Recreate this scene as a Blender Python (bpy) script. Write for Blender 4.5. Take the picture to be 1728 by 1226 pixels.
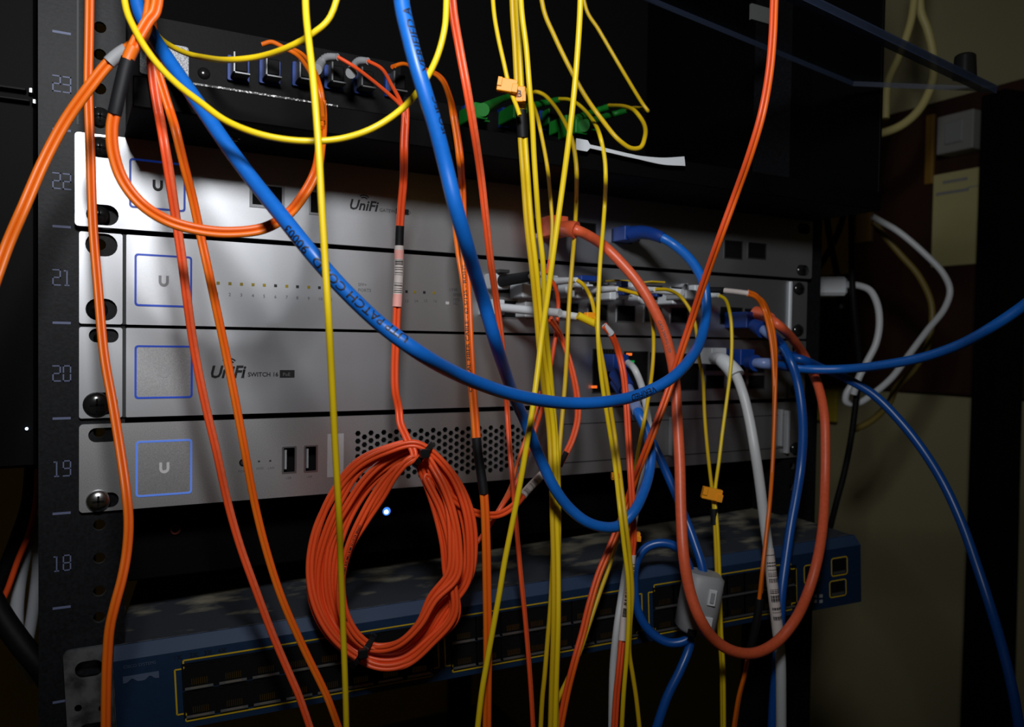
import bpy, math, random
from mathutils import Vector, Matrix
from mathutils.geometry import tessellate_polygon
random.seed(7)
for o in list(bpy.data.objects): bpy.data.objects.remove(o)
S = bpy.context.scene; C = S.collection
MM = 0.001
# ------------------------------------------------------------------ camera
F_PX = 1352.75; YAW = 0.49896; PITCH = -0.0270157; ROLL = 0.0151611
CAM = Vector((-1.52, -425.33, 84.02))           # mm, rack front plane is Y=0
fw = Vector((math.sin(YAW)*math.cos(PITCH), math.cos(YAW)*math.cos(PITCH), math.sin(PITCH)))
rt = Vector((math.cos(YAW), -math.sin(YAW), 0)); up = rt.cross(fw)
R_ = math.cos(ROLL)*rt + math.sin(ROLL)*up; U_ = -math.sin(ROLL)*rt + math.cos(ROLL)*up
cd = bpy.data.cameras.new('camera'); cam = bpy.data.objects.new('camera', cd); C.objects.link(cam)
cd.sensor_width = 36; cd.lens = F_PX/1728*36; cd.clip_start = 0.01; cd.clip_end = 20
m = Matrix((( R_.x, U_.x, -fw.x, CAM.x*MM), (R_.y, U_.y, -fw.y, CAM.y*MM), (R_.z, U_.z, -fw.z, CAM.z*MM), (0, 0, 0, 1)))
cam.matrix_world = m; S.camera = cam
cd.dof.use_dof = True; cd.dof.focus_distance = 0.385; cd.dof.aperture_fstop = 13
# ------------------------------------------------------------------ world, light, exposure
w = bpy.data.worlds.new('world'); S.world = w; w.use_nodes = True
w.node_tree.nodes['Background'].inputs[0].default_value = (1, 0.76, 0.42, 1)
w.node_tree.nodes['Background'].inputs[1].default_value = 0.008
ld = bpy.data.lights.new('camera_flash', 'SPOT'); lo = bpy.data.objects.new('camera_flash', ld); C.objects.link(lo)
ld.energy = 8.4; ld.shadow_soft_size = 0.038; ld.spot_size = math.radians(124); ld.spot_blend = 1.0
ld.color = (0.98, 0.985, 1.0)
LP = Vector((-1, -425, 310))
lo.location = LP*MM
lo.rotation_euler = (Vector((0.30, 1, -0.04))).to_track_quat('-Z', 'Y').to_euler()
S.view_settings.view_transform = 'Standard'; S.view_settings.look = 'None'
S.view_settings.gamma = 1; S.view_settings.exposure = 0.0
try: S.view_settings.use_curve_mapping = False
except Exception: pass
# ------------------------------------------------------------------ helpers
UU = 44.45
def un(px, py, Y=None, D=None):
    d = fw + (px-864)/F_PX*R_ - (py-613)/F_PX*U_
    if D is None: D = (Y-CAM.y)/d.y
    return CAM + D*d
def pt(p):
    if len(p) > 2 and p[2] is not None:
        return un(p[0], p[1], D=p[2]) if p[2] >= 100 else un(p[0], p[1], Y=-p[2])
def depth(v): return (v-CAM).dot(fw)
def pl(px, py, Y=0):
    v = un(px, py, Y=Y); return v.x, v.z
def s2l(c): return tuple(((x/255)/12.92 if x/255 <= 0.04045 else ((x/255+0.055)/1.055)**2.4) for x in c)
MATS = {}
def mat(name, rgb, rough=0.5, metal=0.0, spec=0.5, emit=None, noise=0.0, nscale=300, bump=0.0, trans=0.0, alpha=1.0, second=None, coat=0.0, stretch=None):
    if name in MATS: return MATS[name]
    M = bpy.data.materials.new(name); M.use_nodes = True; nt = M.node_tree; b = nt.nodes['Principled BSDF']
    b.inputs['Base Color'].default_value = (*rgb, 1); b.inputs['Roughness'].default_value = rough
    b.inputs['Metallic'].default_value = metal; b.inputs['Specular IOR Level'].default_value = spec
    if coat: b.inputs['Coat Weight'].default_value = coat; b.inputs['Coat Roughness'].default_value = 0.2
    if trans: b.inputs['Transmission Weight'].default_value = trans
    if alpha < 1: b.inputs['Alpha'].default_value = alpha
    if emit: b.inputs['Emission Color'].default_value = (*emit[0], 1); b.inputs['Emission Strength'].default_value = emit[1]
    if noise or bump or second:
        tc = nt.nodes.new('ShaderNodeTexCoord'); n = nt.nodes.new('ShaderNodeTexNoise'); mp = nt.nodes.new('ShaderNodeMapping')
        nt.links.new(tc.outputs['Object'], mp.inputs['Vector']); nt.links.new(mp.outputs['Vector'], n.inputs['Vector'])
        if stretch: mp.inputs['Scale'].default_value = stretch
        n.inputs['Scale'].default_value = nscale; n.inputs['Detail'].default_value = 4
        if noise or second:
            r = nt.nodes.new('ShaderNodeValToRGB'); nt.links.new(n.outputs['Fac'], r.inputs['Fac'])
            if second:
                r.color_ramp.elements[0].position = second[1]; r.color_ramp.elements[1].position = second[2]
                r.color_ramp.elements[0].color = (*rgb, 1); r.color_ramp.elements[1].color = (*second[0], 1)
            else:
                r.color_ramp.elements[0].position = 0.3; r.color_ramp.elements[1].position = 0.7
                r.color_ramp.elements[0].color = (*[c*(1-noise) for c in rgb], 1); r.color_ramp.elements[1].color = (*[min(1, c*(1+noise)) for c in rgb], 1)
            nt.links.new(r.outputs['Color'], b.inputs['Base Color'])
        if bump:
            bp = nt.nodes.new('ShaderNodeBump'); bp.inputs['Strength'].default_value = bump; bp.inputs['Distance'].default_value = 0.0005
            nt.links.new(n.outputs['Fac'], bp.inputs['Height']); nt.links.new(bp.outputs['Normal'], b.inputs['Normal'])
    MATS[name] = M; return M
def col(name, srgb, **k): return mat(name, s2l(srgb), **k)
m_silver = mat('brushed_silver', (0.545, 0.56, 0.585), rough=0.43, metal=0.93, noise=0.05, nscale=2600, bump=0.012)
m_dusty = mat('dusty_silver', (0.50, 0.505, 0.515), rough=0.44, metal=0.9, noise=0.2, nscale=2500, bump=0.03)
m_black = mat('black_powder_coat', (0.0035, 0.0035, 0.004), rough=0.6, spec=0.14, noise=0.3, nscale=900, bump=0.1)
m_shelf = mat('shelf_black', (0.0016, 0.0016, 0.0018), rough=0.6, spec=0.07)
m_rubber = mat('black_rubber', (0.004, 0.004, 0.005), rough=0.6, spec=0.15)
m_rail = mat('rail_paint', (0.0075, 0.008, 0.0095), rough=0.5, spec=0.16, noise=0.35, nscale=700, bump=0.12)
m_dark = mat('dark_cavity', (0.004, 0.004, 0.004), rough=0.8, spec=0.1)
m_gap = mat('dark_gap', (0.02, 0.021, 0.022), rough=0.6)
m_print = col('rail_print', (88, 96, 126), rough=0.6)
m_bluering = mat('blue_light_ring', (0.02, 0.07, 0.5), rough=0.4, emit=((0.03, 0.12, 0.9), 0.10))
m_bluering2 = mat('pale_blue_light_ring', (0.10, 0.2, 0.7), rough=0.4, emit=((0.14, 0.32, 1.0), 0.22))
m_logof = mat('logo_faint', (0.42, 0.42, 0.43), rough=0.5, metal=0.6)
m_logo = mat('logo_grey', (0.24, 0.24, 0.25), rough=0.5, metal=0.5)
m_logo2 = mat('logo_pale', (0.75, 0.75, 0.75), rough=0.4, metal=0.3)
m_ink = mat('black_ink', (0.008, 0.008, 0.01), rough=0.5)
m_greyink = mat('grey_ink', (0.10, 0.10, 0.11), rough=0.6)
m_screwb = mat('black_screw', (0.01, 0.01, 0.01), rough=0.18, spec=0.8)
m_chrome = mat('steel_screw', (0.6, 0.6, 0.6), rough=0.22, metal=1)
m_steel = mat('port_steel', (0.32, 0.33, 0.34), rough=0.35, metal=0.9)
m_gold = mat('gold_contacts', (0.7, 0.45, 0.1), rough=0.3, metal=1)
m_blue = mat('blue_jacket', s2l((18, 100, 192)), rough=0.38, noise=0.05, nscale=400)
m_blue2 = mat('dark_blue_jacket', s2l((12, 76, 156)), rough=0.32)
m_bluebt = mat('blue_boot', s2l((8, 52, 130)), rough=0.5)
m_clearbt = mat('clear_boot', s2l((120, 140, 190)), rough=0.35)
m_or = mat('orange_jacket', s2l((232, 98, 20)), rough=0.42)
m_or2 = mat('red_orange_jacket', s2l((236, 84, 36)), rough=0.42)
m_or3 = mat('amber_orange_jacket', s2l((228, 108, 16)), rough=0.42)
m_salmon = mat('salmon_jacket', s2l((226, 98, 60)), rough=0.4, noise=0.08, nscale=500)
m_ye = mat('yellow_jacket', s2l((232, 200, 24)), rough=0.4)
m_ye2 = mat('dull_yellow_jacket', s2l((212, 176, 18)), rough=0.45)
m_clip = mat('amber_clip', s2l((250, 160, 20)), rough=0.5)
m_white = mat('white_plastic', s2l((205, 210, 214)), rough=0.45)
m_greyp = mat('grey_plastic', s2l((150, 152, 155)), rough=0.5)
m_wcab = mat('white_jacket', s2l((198, 202, 204)), rough=0.42)
m_sleeve = mat('black_sleeve', (0.006, 0.0065, 0.008), rough=0.6, spec=0.25)
m_label = mat('label_paper', s2l((215, 205, 200)), rough=0.6)
m_pink = mat('pink_label', s2l((240, 170, 160)), rough=0.6)
m_green = mat('green_boot', s2l((14, 110, 30)), rough=0.5)
m_tie = mat('black_cable_tie', (0.008, 0.009, 0.01), rough=0.3)
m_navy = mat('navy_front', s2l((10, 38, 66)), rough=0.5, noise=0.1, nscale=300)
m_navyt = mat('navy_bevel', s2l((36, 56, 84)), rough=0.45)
m_yline = mat('yellow_outline', s2l((190, 158, 20)), rough=0.5)
m_galv = mat('worn_zinc', (0.30, 0.31, 0.33), rough=0.4, metal=0.8, second=((0.10, 0.10, 0.11), 0.4, 0.65), nscale=120, bump=0.2)
m_halo = mat('blue_led_halo', (0.1, 0.3, 1), emit=((0.06, 0.24, 1.0), 1.3))  # halo around the LED core, drawn as a glowing blue dome
m_ledc = mat('blue_led_core', (0.6, 0.8, 1), emit=((0.6, 0.8, 1.0), 8))
m_ledw = mat('pale_led', (0.5, 0.6, 1), emit=((0.6, 0.75, 1.0), 3))
m_ledo = mat('orange_led', (1, 0.2, 0.02), emit=((1, 0.16, 0.02), 0.7))
m_ledg = mat('green_led', (0, 0.5, 0.1), emit=((0.0, 0.5, 0.08), 0.15))
m_ledy = mat('amber_led_off', s2l((150, 130, 20)), rough=0.4)

class MB:
    def __init__(s): s.v = []; s.f = []; s.mi = []; s.sm = []; s.mats = []
    def slot(s, M):
        if M not in s.mats: s.mats.append(M)
        return s.mats.index(M)
    def add(s, vs, fs, M, smooth=False):
        b = len(s.v); k = s.slot(M); s.v += [Vector(v) for v in vs]
        for f in fs: s.f.append([b+i for i in f]); s.mi.append(k); s.sm.append(smooth)
        return s
    def box(s, a, b, M, bev=0.0):
        (x0, y0, z0), (x1, y1, z1) = a, b
        if bev <= 0:
            vs = [(x, y, z) for x in (x0, x1) for y in (y0, y1) for z in (z0, z1)]
            return s.add(vs, [(0, 1, 3, 2), (4, 6, 7, 5), (0, 4, 5, 1), (2, 3, 7, 6), (0, 2, 6, 4), (1, 5, 7, 3)], M)
        # chamfered box: 24 verts
        X = (x0, x1); Y = (y0, y1); Z = (z0, z1); vs = []; idx = {}
        for i in (0, 1):
            for j in (0, 1):
                for k in (0, 1):
                    sx, sy, sz = 1-2*i, 1-2*j, 1-2*k
                    for a_ in range(3):
                        p = [X[i], Y[j], Z[k]]
                        for q, sg in ((0, sx), (1, sy), (2, sz)):
                            if q != a_: p[q] += sg*bev
                        idx[i, j, k, a_] = len(vs); vs.append(p)
        fs = []
        for a_ in range(3):
            for e in (0, 1):
                o1, o2 = [q for q in range(3) if q != a_]
                loop = []
                for (u, v) in ((0, 0), (1, 0), (1, 1), (0, 1)):
                    t = [0, 0, 0]; t[a_] = e; t[o1] = u; t[o2] = v
                    loop.append(idx[t[0], t[1], t[2], a_])
                fs.append(loop)
        for a_ in range(3):
            o1, o2 = [q for q in range(3) if q != a_]
            for (u, v) in ((0, 0), (1, 0), (1, 1), (0, 1)):
                t0 = [0, 0, 0]; t0[o1] = u; t0[o2] = v; t1 = list(t0); t1[a_] = 1
                fs.append((idx[(*t0, o1)], idx[(*t1, o1)], idx[(*t1, o2)], idx[(*t0, o2)]))
        for i in (0, 1):
            for j in (0, 1):
                for k in (0, 1): fs.append([idx[i, j, k, q] for q in range(3)])
        return s.add(vs, fs, M)
    def plate(s, outer, holes, y0, y1, M, hole_m=None):
        """outer/holes: lists of (x,z); y0 front, y1 back"""
        polys = [[Vector((x, z, 0)) for x, z in outer]] + [[Vector((x, z, 0)) for x, z in h] for h in holes]
        flat = [p for q in polys for p in q]
        tris = tessellate_polygon(polys)
        s.add([(p.x, y0, p.y) for p in flat], tris, M); s.add([(p.x, y1, p.y) for p in flat], tris, M)
        for qi, q in enumerate(polys):
            n = len(q); vs = [(p.x, y0, p.y) for p in q]+[(p.x, y1, p.y) for p in q]
            s.add(vs, [(i, (i+1) % n, n+(i+1) % n, n+i) for i in range(n)], M if qi == 0 or not hole_m else hole_m)
        return s
    def cyl(s, a, b, r0, r1, M, n=16, caps=True, smooth=True):
        a, b = Vector(a), Vector(b); t = (b-a).normalized(); x = t.orthogonal().normalized(); y = t.cross(x)
        vs = [a+(x*math.cos(q)+y*math.sin(q))*r0 for q in [2*math.pi*i/n for i in range(n)]]
        vs += [b+(x*math.cos(q)+y*math.sin(q))*r1 for q in [2*math.pi*i/n for i in range(n)]]
        s.add(vs, [(i, (i+1) % n, n+(i+1) % n, n+i) for i in range(n)], M, smooth)
        if caps: s.add(vs, [list(range(n))[::-1], list(range(n, 2*n))], M)
        return s
    def dome(s, c, axis, r, h, M, n=20, k=6):
        c = Vector(c); t = Vector(axis).normalized(); x = t.orthogonal().normalized(); y = t.cross(x); vs = []; fs = []
        for j in range(k):
            a = math.pi/2*j/k
            for i in range(n):
                q = 2*math.pi*i/n; vs.append(c+(x*math.cos(q)+y*math.sin(q))*r*math.cos(a)+t*h*math.sin(a))
        vs.append(c+t*h)
        for j in range(k-1):
            for i in range(n): fs.append((j*n+i, j*n+(i+1) % n, (j+1)*n+(i+1) % n, (j+1)*n+i))
        for i in range(n): fs.append(((k-1)*n+i, (k-1)*n+(i+1) % n, k*n))
        return s.add(vs, fs, M, True)
    def ball(s, c, r, M): s.dome(c, (0, 0, 1), r, r, M, 12, 4); return s.dome(c, (0, 0, -1), r, r, M, 12, 4)
    def build(s, name, parent=None, mtx=None):
        """verts are world mm (or local mm of mtx). parent given as empty with loc."""
        org = Vector((0, 0, 0)); me = bpy.data.meshes.new(name)
        if parent is None:
            lo_ = Vector([min(v[i] for v in s.v) for i in range(3)]); hi_ = Vector([max(v[i] for v in s.v) for i in range(3)])
            org = Vector(((lo_.x+hi_.x)/2, (lo_.y+hi_.y)/2, lo_.z))
        elif 'org' in parent: org = Vector(parent['org'])
        me.from_pydata([((v-org)*MM)[:] for v in s.v], [], s.f)
        for M in s.mats: me.materials.append(M)
        for p, k, q in zip(me.polygons, s.mi, s.sm): p.material_index = k; p.use_smooth = q
        me.update(); me.validate()
        o = bpy.data.objects.new(name, me); C.objects.link(o)
        if parent is None: o.location = org*MM
        else: o.parent = parent
        return o
def thing(name, label, cat, org=(0, 0, 0), group=None, rot=None):
    o = bpy.data.objects.new(name, None); C.objects.link(o); o.empty_display_size = 0.01
    o.location = Vector(org)*MM; o['label'] = label; o['category'] = cat
    if group: o['group'] = group
    if rot is None: o['org'] = list(map(float, org))
    else: o.rotation_euler = rot
    ROOTS.append(o)
    return o
ROOTS = []
def tag(o, label, cat, group=None):
    o['label'] = label; o['category'] = cat
    if group: o['group'] = group
    return o
def struct(o): o['kind'] = 'structure'; return o
# ---- 2D outlines
def rrect(x0, z0, x1, z1, r, n=4):
    P = []
    for cx, cz, a in ((x1-r, z1-r, 0), (x0+r, z1-r, 90), (x0+r, z0+r, 180), (x1-r, z0+r, 270)):
        for i in range(n+1):
            q = math.radians(a+90*i/n); P.append((cx+r*math.cos(q), cz+r*math.sin(q)))
    return P
def circ(cx, cz, r, n=16, ph=0): return [(cx+r*math.cos(2*math.pi*i/n+ph), cz+r*math.sin(2*math.pi*i/n+ph)) for i in range(n)]
FONTC = {}
def text_geo(txt, size, bold=0.0, shear=0.0):
    """2D verts/faces of text in mm, origin left baseline"""
    key = (txt, bold, shear)
    if key not in FONTC:
        cu = bpy.data.curves.new('t', 'FONT'); cu.body = txt; cu.size = 1; cu.resolution_u = 2; cu.offset = bold; cu.shear = shear
        ob = bpy.data.objects.new('t', cu); C.objects.link(ob)
        dg = bpy.context.evaluated_depsgraph_get(); dg.update()
        me = bpy.data.meshes.new_from_object(ob.evaluated_get(dg))
        FONTC[key] = ([v.co.copy() for v in me.vertices], [list(p.vertices) for p in me.polygons])
        bpy.data.objects.remove(ob); bpy.data.curves.remove(cu); bpy.data.meshes.remove(me)
    vs, fs = FONTC[key]
    return [(v.x*size, v.y*size) for v in vs], fs
def ptext(mb, txt, x, z, size, M, y=-0.15, sx=1.0, fn=None, bold=0.0, shear=0.0):
    vs, fs = text_geo(txt, size, bold, shear)
    mb.add([(x+u*sx, y, z+v) if fn is None else fn(x+u*sx, z+v) for u, v in vs], fs, M)
# ---- curves
def catmull(P, per=8):
    out = []; n = len(P)
    for i in range(n-1):
        p0 = P[i-1] if i else P[0]*2-P[1]; p1, p2 = P[i], P[i+1]; p3 = P[i+2] if i+2 < n else P[-1]*2-P[-2]
        t0 = 0; t1 = max((p1-p0).length, 1e-6)**.5; t2 = t1+max((p2-p1).length, 1e-6)**.5; t3 = t2+max((p3-p2).length, 1e-6)**.5
        for k in range(per):
            t = t1+(t2-t1)*k/per
            a1 = p0*((t1-t)/(t1-t0))+p1*((t-t0)/(t1-t0)); a2 = p1*((t2-t)/(t2-t1))+p2*((t-t1)/(t2-t1)); a3 = p2*((t3-t)/(t3-t2))+p3*((t-t2)/(t3-t2))
            b1 = a1*((t2-t)/(t2-t0))+a2*((t-t0)/(t2-t0)); b2 = a2*((t3-t)/(t3-t1))+a3*((t-t1)/(t3-t1))
            out.append(b1*((t2-t)/(t2-t1))+b2*((t-t1)/(t2-t1)))
    out.append(P[-1]); return out
def path(ctrl, per=8):
    """ctrl: (px,py[,D]) ; D>=100 camera depth mm, D<100 mm in front of rack plane; missing D interpolated"""
    n = len(ctrl); ds = [None]*n
    for i, c in enumerate(ctrl):
        if len(c) > 2 and c[2] is not None: ds[i] = depth(pt(c))
    known = [i for i in range(n) if ds[i] is not None]
    acc = [0]
    for i in range(1, n): acc.append(acc[-1]+math.hypot(ctrl[i][0]-ctrl[i-1][0], ctrl[i][1]-ctrl[i-1][1]))
    for i in range(n):
        if ds[i] is None:
            a = max([k for k in known if k < i], default=None); b = min([k for k in known if k > i], default=None)
            if a is None: ds[i] = ds[b]
            elif b is None: ds[i] = ds[a]
            else:
                t = (acc[i]-acc[a])/(acc[b]-acc[a]); t = t*t*(3-2*t); ds[i] = ds[a]*(1-t)+ds[b]*t
    P = catmull([un(c[0], c[1], D=d) for c, d in zip(ctrl, ds)], per)
    # keep the cable from passing through the shelf lip above and the skewed switch below
    out = []
    for p in P:
        d = p-CAM; q = CAM+d*((-62-CAM.y)/d.y)
        wt = max(0.0, 1-max(0.0, abs(q.z-184.5)-10)/16) if (10 < q.x < 490 and p.x < 495) else 0.0
        if wt > 0 and p.y > -65:
            wt = wt*wt*(3-2*wt); Y = p.y*(1-wt)+(-65)*wt; p = CAM+d*((Y-CAM.y)/d.y)
        e = p-P0; ly = e.dot(ey); lx = e.dot(ex); lz = e.dot(ez)
        if -4 < lx < CW+4 and -CH-8 < lz < 6 and ly > -4.5:
            d = p-CAM; t = (ly+4.5)/d.dot(ey); p = p-d*t
        out.append(p)
    return out
# the hanging switch's frame in space
P0 = un(190, 1097, D=381); P1 = un(1452, 905, D=535)
ex = (P1-P0).normalized(); ez = Vector((0, 0, 1)); ez = (ez-ex*ez.dot(ex)).normalized(); ey = ez.cross(ex); CW = (P1-P0).length; CH = 44.0
FACE = Vector((-0.35, -1, 0)).normalized()
def frames(P, roll=0.0):
    out = []; prev = None
    for i, p in enumerate(P):
        t = (P[min(i+1, len(P)-1)]-P[max(i-1, 0)]).normalized()
        n = t.cross(FACE)
        if prev is not None and n.length < 0.25: n = prev-t*prev.dot(t)
        n.normalize()
        if prev is not None and n.dot(prev) < 0: n = -n
        prev = n; b = n.cross(t).normalized()
        r = roll(i/(len(P)-1)) if callable(roll) else roll
        nn = n*math.cos(r)+b*math.sin(r); out.append((t, nn, nn.cross(t).normalized()))
    return out
def tube(mb, P, r, M, off=(0, 0), roll=0.0, n=10, fr=None, flat=1.0, cap=True):
    fr = fr or frames(P, roll); vs = []; fs = []; L = len(P)
    for i, p in enumerate(P):
        rr = r(i/(L-1)) if callable(r) else r
        t, a, b = fr[i]
        for k in range(n):
            q = 2*math.pi*k/n; vs.append(p+a*(off[0]+rr*math.cos(q))+b*(off[1]+rr*flat*math.sin(q)))
    for i in range(L-1):
        for k in range(n): fs.append((i*n+k, i*n+(k+1) % n, (i+1)*n+(k+1) % n, (i+1)*n+k))
    mb.add(vs, fs, M, True)
    if cap: mb.add([vs[k] for k in range(n)]+[vs[(L-1)*n+k] for k in range(n)], [list(range(n)), list(range(2*n-1, n-1, -1))], M)
def duplex(mb, P, r, M, roll=0.0, n=9, M2=None, sep=0.93):
    fr = frames(P, roll)
    tube(mb, P, r, M, (r*sep, 0), n=n, fr=fr); tube(mb, P, r, M2 or M, (-r*sep, 0), n=n, fr=fr)
def seg(P, a, b):
    """sub-polyline nearest to pixel points a..b"""
    def near(q):
        best = None
        for i, p in enumerate(P):
            v = p-CAM; d = v.dot(fw); x = 864+F_PX*v.dot(R_)/d; y = 613-F_PX*v.dot(U_)/d
            e = (x-q[0])**2+(y-q[1])**2
            if best is None or e < best[0]: best = (e, i)
        return best[1]
    i, j = near(a), near(b)
    if i > j: i, j = j, i
    Q = P[i:max(j, i+2)+1]
    return resample(Q, 16)
def resample(P, n):
    acc = [0]
    for i in range(1, len(P)): acc.append(acc[-1]+(P[i]-P[i-1]).length)
    out = []; k = 0
    for j in range(n):
        s = acc[-1]*j/(n-1)
        while k < len(P)-2 and acc[k+1] < s: k += 1
        t = (s-acc[k])/max(acc[k+1]-acc[k], 1e-9); out.append(P[k].lerp(P[k+1], max(0, min(1, t))))
    return out
def fine_text(txt, size, bold, sx, lim=0.55):
    vs, fs = text_geo(txt, size, bold); vs = [(u*sx, v) for u, v in vs]; T = []
    for f in fs:
        for i in range(1, len(f)-1): T.append((vs[f[0]], vs[f[i]], vs[f[i+1]]))
    out = []
    while T:
        t = T.pop(); L = [abs(t[i][1]-t[(i+1) % 3][1])+0.25*abs(t[i][0]-t[(i+1) % 3][0]) for i in range(3)]; k = L.index(max(L))
        if L[k] <= lim: out.append(t); continue
        a, b, c = t[k], t[(k+1) % 3], t[(k+2) % 3]; mm_ = ((a[0]+b[0])/2, (a[1]+b[1])/2); T += [(a, mm_, c), (mm_, b, c)]
    V = [p for t in out for p in t]; return V, [(3*i, 3*i+1, 3*i+2) for i in range(len(out))]
def wrap_text(mb, P, r, txt, start, size, M, rev=False, ang=0.0, off=0.0, sx=1.0, flip=False):
    """print txt on tube surface along P. start mm along P. ang: angle around."""
    acc = [0]
    for i in range(1, len(P)): acc.append(acc[-1]+(P[i]-P[i-1]).length)
    if isinstance(start, tuple):
        best = min(range(len(P)), key=lambda i: (864+F_PX*(P[i]-CAM).dot(R_)/depth(P[i])-start[0])**2+(613-F_PX*(P[i]-CAM).dot(U_)/depth(P[i])-start[1])**2); start = acc[best]
    fr = frames(P); vs, fs = fine_text(txt, size, 0.012, sx, 0.25*r+0.1)
    maxu = max(u for u, v in vs); out = []
    cz = size*0.35
    for u, v in vs:
        s = start+(maxu-u if rev else u); v = (v-cz)*(1 if rev else -1)
        if flip: v = -v
        s = max(0, min(acc[-1]-1e-3, s)); k = 0
        lo_, hi_ = 0, len(acc)-1
        while hi_-lo_ > 1:
            mid = (lo_+hi_)//2
            if acc[mid] <= s: lo_ = mid
            else: hi_ = mid
        k = lo_; f = (s-acc[k])/max(acc[k+1]-acc[k], 1e-9)
        p = P[k].lerp(P[k+1], f); t, a, b = fr[k]; t2, a2, b2 = fr[k+1]; a = a.lerp(a2, f).normalized(); b = b.lerp(b2, f).normalized()
        # facing direction: component toward viewer
        q = v/r+(ang if not isinstance(ang, tuple) else ang[0]+(ang[1]-ang[0])*max(0, min(1, (s-start)/max(maxu, 1e-6)))); sg = 1 if b.dot(FACE) > 0 else -1
        out.append(p+a*off+(a*math.sin(q)*(1)+b*sg*math.cos(q))*(r+0.06))
    mb.add(out, fs, M)
CABLES = []
def simple_cable(name, label, ctrl, r, M, kind='round', roll=0.0, cat='cable', group=None, extra=None, text=None, M2=None):
    """extra: list of functions(root, P) adding parts. Returns object."""
    P = path(ctrl); mb = MB(); CABLES.append((label, P, r))
    if kind == 'round': tube(mb, P, r, M, n=14 if r > 2 else 10)
    else: duplex(mb, P, r, M, roll, M2=M2)
    for t in (text or []): wrap_text(mb, P, r, *t[0], **t[1])
    if extra:
        root = thing(name, label, cat, P[0], group); mb.build('jacket', root)
        for e in extra: e(root, P)
        return root
    o = mb.build(name); tag(o, label, cat, group); ROOTS.append(o); return o
def e_sleeve(a, b, r, M, name='sleeve', flat=1.0, label=None, ends=None, text=None, roll=0.0, bars=False):
    def f(root, P):
        Q = seg(P, a, b); mb = MB(); tube(mb, Q, r, M, n=14, flat=flat, roll=roll)
        if bars:
            fr = frames(Q); L = len(Q)
            Q2 = resample(Q, 60); fr = frames(Q2); random.seed(len(name)+int(a[1]))
            i = bars[0]
            while i < bars[1]:
                if random.random() < 0.55:
                    t, aa, bb = fr[i]; sg = 1 if bb.dot(FACE) > 0 else -1
                    p = Q2[i]; q = Q2[i+1]; vs = []
                    for base in (p, p.lerp(q, random.uniform(0.35, 0.9))):
                        for k in range(5):
                            an = (k-2)/2*0.95; vs.append(base+aa*math.sin(an)*(r+0.07)+bb*sg*math.cos(an)*(r*flat+0.07))
                    mb.add(vs, [(k, k+1, 6+k, 5+k) for k in range(4)], m_ink)
                i += 1
        if text: wrap_text(mb, resample(Q, 40), r, *text[0], **text[1])
        o = mb.build(name, root)
        if label: o['label'] = label
    return f
def e_boot(a, b, r0, r1, M, name='strain_relief_boot', ribs=False, label=None):
    def f(root, P):
        Q = seg(P, a, b); Q = resample(Q, 28); mb = MB()
        rad = (lambda t: (r0*(1-t)+r1*t)*(1-0.13*(int(t*27) % 2))) if ribs else (lambda t: r0*(1-t)+r1*t)
        tube(mb, Q, rad, M, n=12); o = mb.build(name, root)
        if label: o['label'] = label
    return f
def e_box(px, py, D, dims, M, name, axis=None, bev=0.4, label=None, rotz=0.0):
    def f(root, P):
        c = pt((px, py, D)); w_, d_, h_ = dims; mb = MB(); mb.box((-w_/2, -d_/2, -h_/2), (w_/2, d_/2, h_/2), M, bev)
        R = Matrix.Rotation(rotz, 3, 'Y') if axis is None else Vector(axis).to_track_quat('Z', 'Y').to_matrix()
        mb.v = [c+R@v for v in mb.v]; o = mb.build(name, root)
        if label: o['label'] = label
    return f
def e_tail(ctrl, r, M, name='strand', kind='round'):
    def f(root, P):
        Q = path(ctrl); mb = MB()
        if kind == 'round': tube(mb, Q, r, M, n=9)
        else: duplex(mb, Q, r, M)
        mb.build(name, root)
    return f
# ------------------------------------------------------------------ setting
m_wall = mat('cream_wall_paint', s2l((166, 160, 122)), rough=0.8, noise=0.06, nscale=6)
m_wallb = mat('ochre_wall_paint', s2l((224, 196, 90)), rough=0.85, noise=0.15, nscale=8)
m_floor = mat('grey_floor', s2l((90, 86, 80)), rough=0.7, noise=0.1, nscale=20)
WX = 1000
mb = MB(); mb.box((WX, -900, -900), (WX+30, 1500, 1300), m_wall); struct(mb.build('wall_right'))
mb = MB(); mb.box((-900, 1500, -900), (WX+30, 1530, 1300), m_wallb); struct(mb.build('wall_back'))
mb = MB(); mb.box((-900, -900, -930), (WX+30, 1530, -900), m_floor); struct(mb.build('floor'))
def wp(px, py, X=WX-2):
    d = fw+(px-864)/F_PX*R_-(py-613)/F_PX*U_; return CAM+d*((X-CAM.x)/d.x)
# plywood board on the right wall
m_board = mat('brown_board', s2l((54, 24, 10)), rough=0.65, noise=0.35, nscale=14, stretch=(1, 1, 0.25))
a = wp(1728, 140); b = wp(1440, 657)
zt, zb = wp(1690, 147).z, wp(1560, 661).z
mb = MB(); mb.box((WX-14, wp(1800, 300).y, zb), (WX-0.5, wp(1380, 400).y, zt), m_board, 1.5)
o = mb.build('plywood_board'); tag(o, 'dark brown plywood board fixed to the wall right of the rack', 'board')
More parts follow.
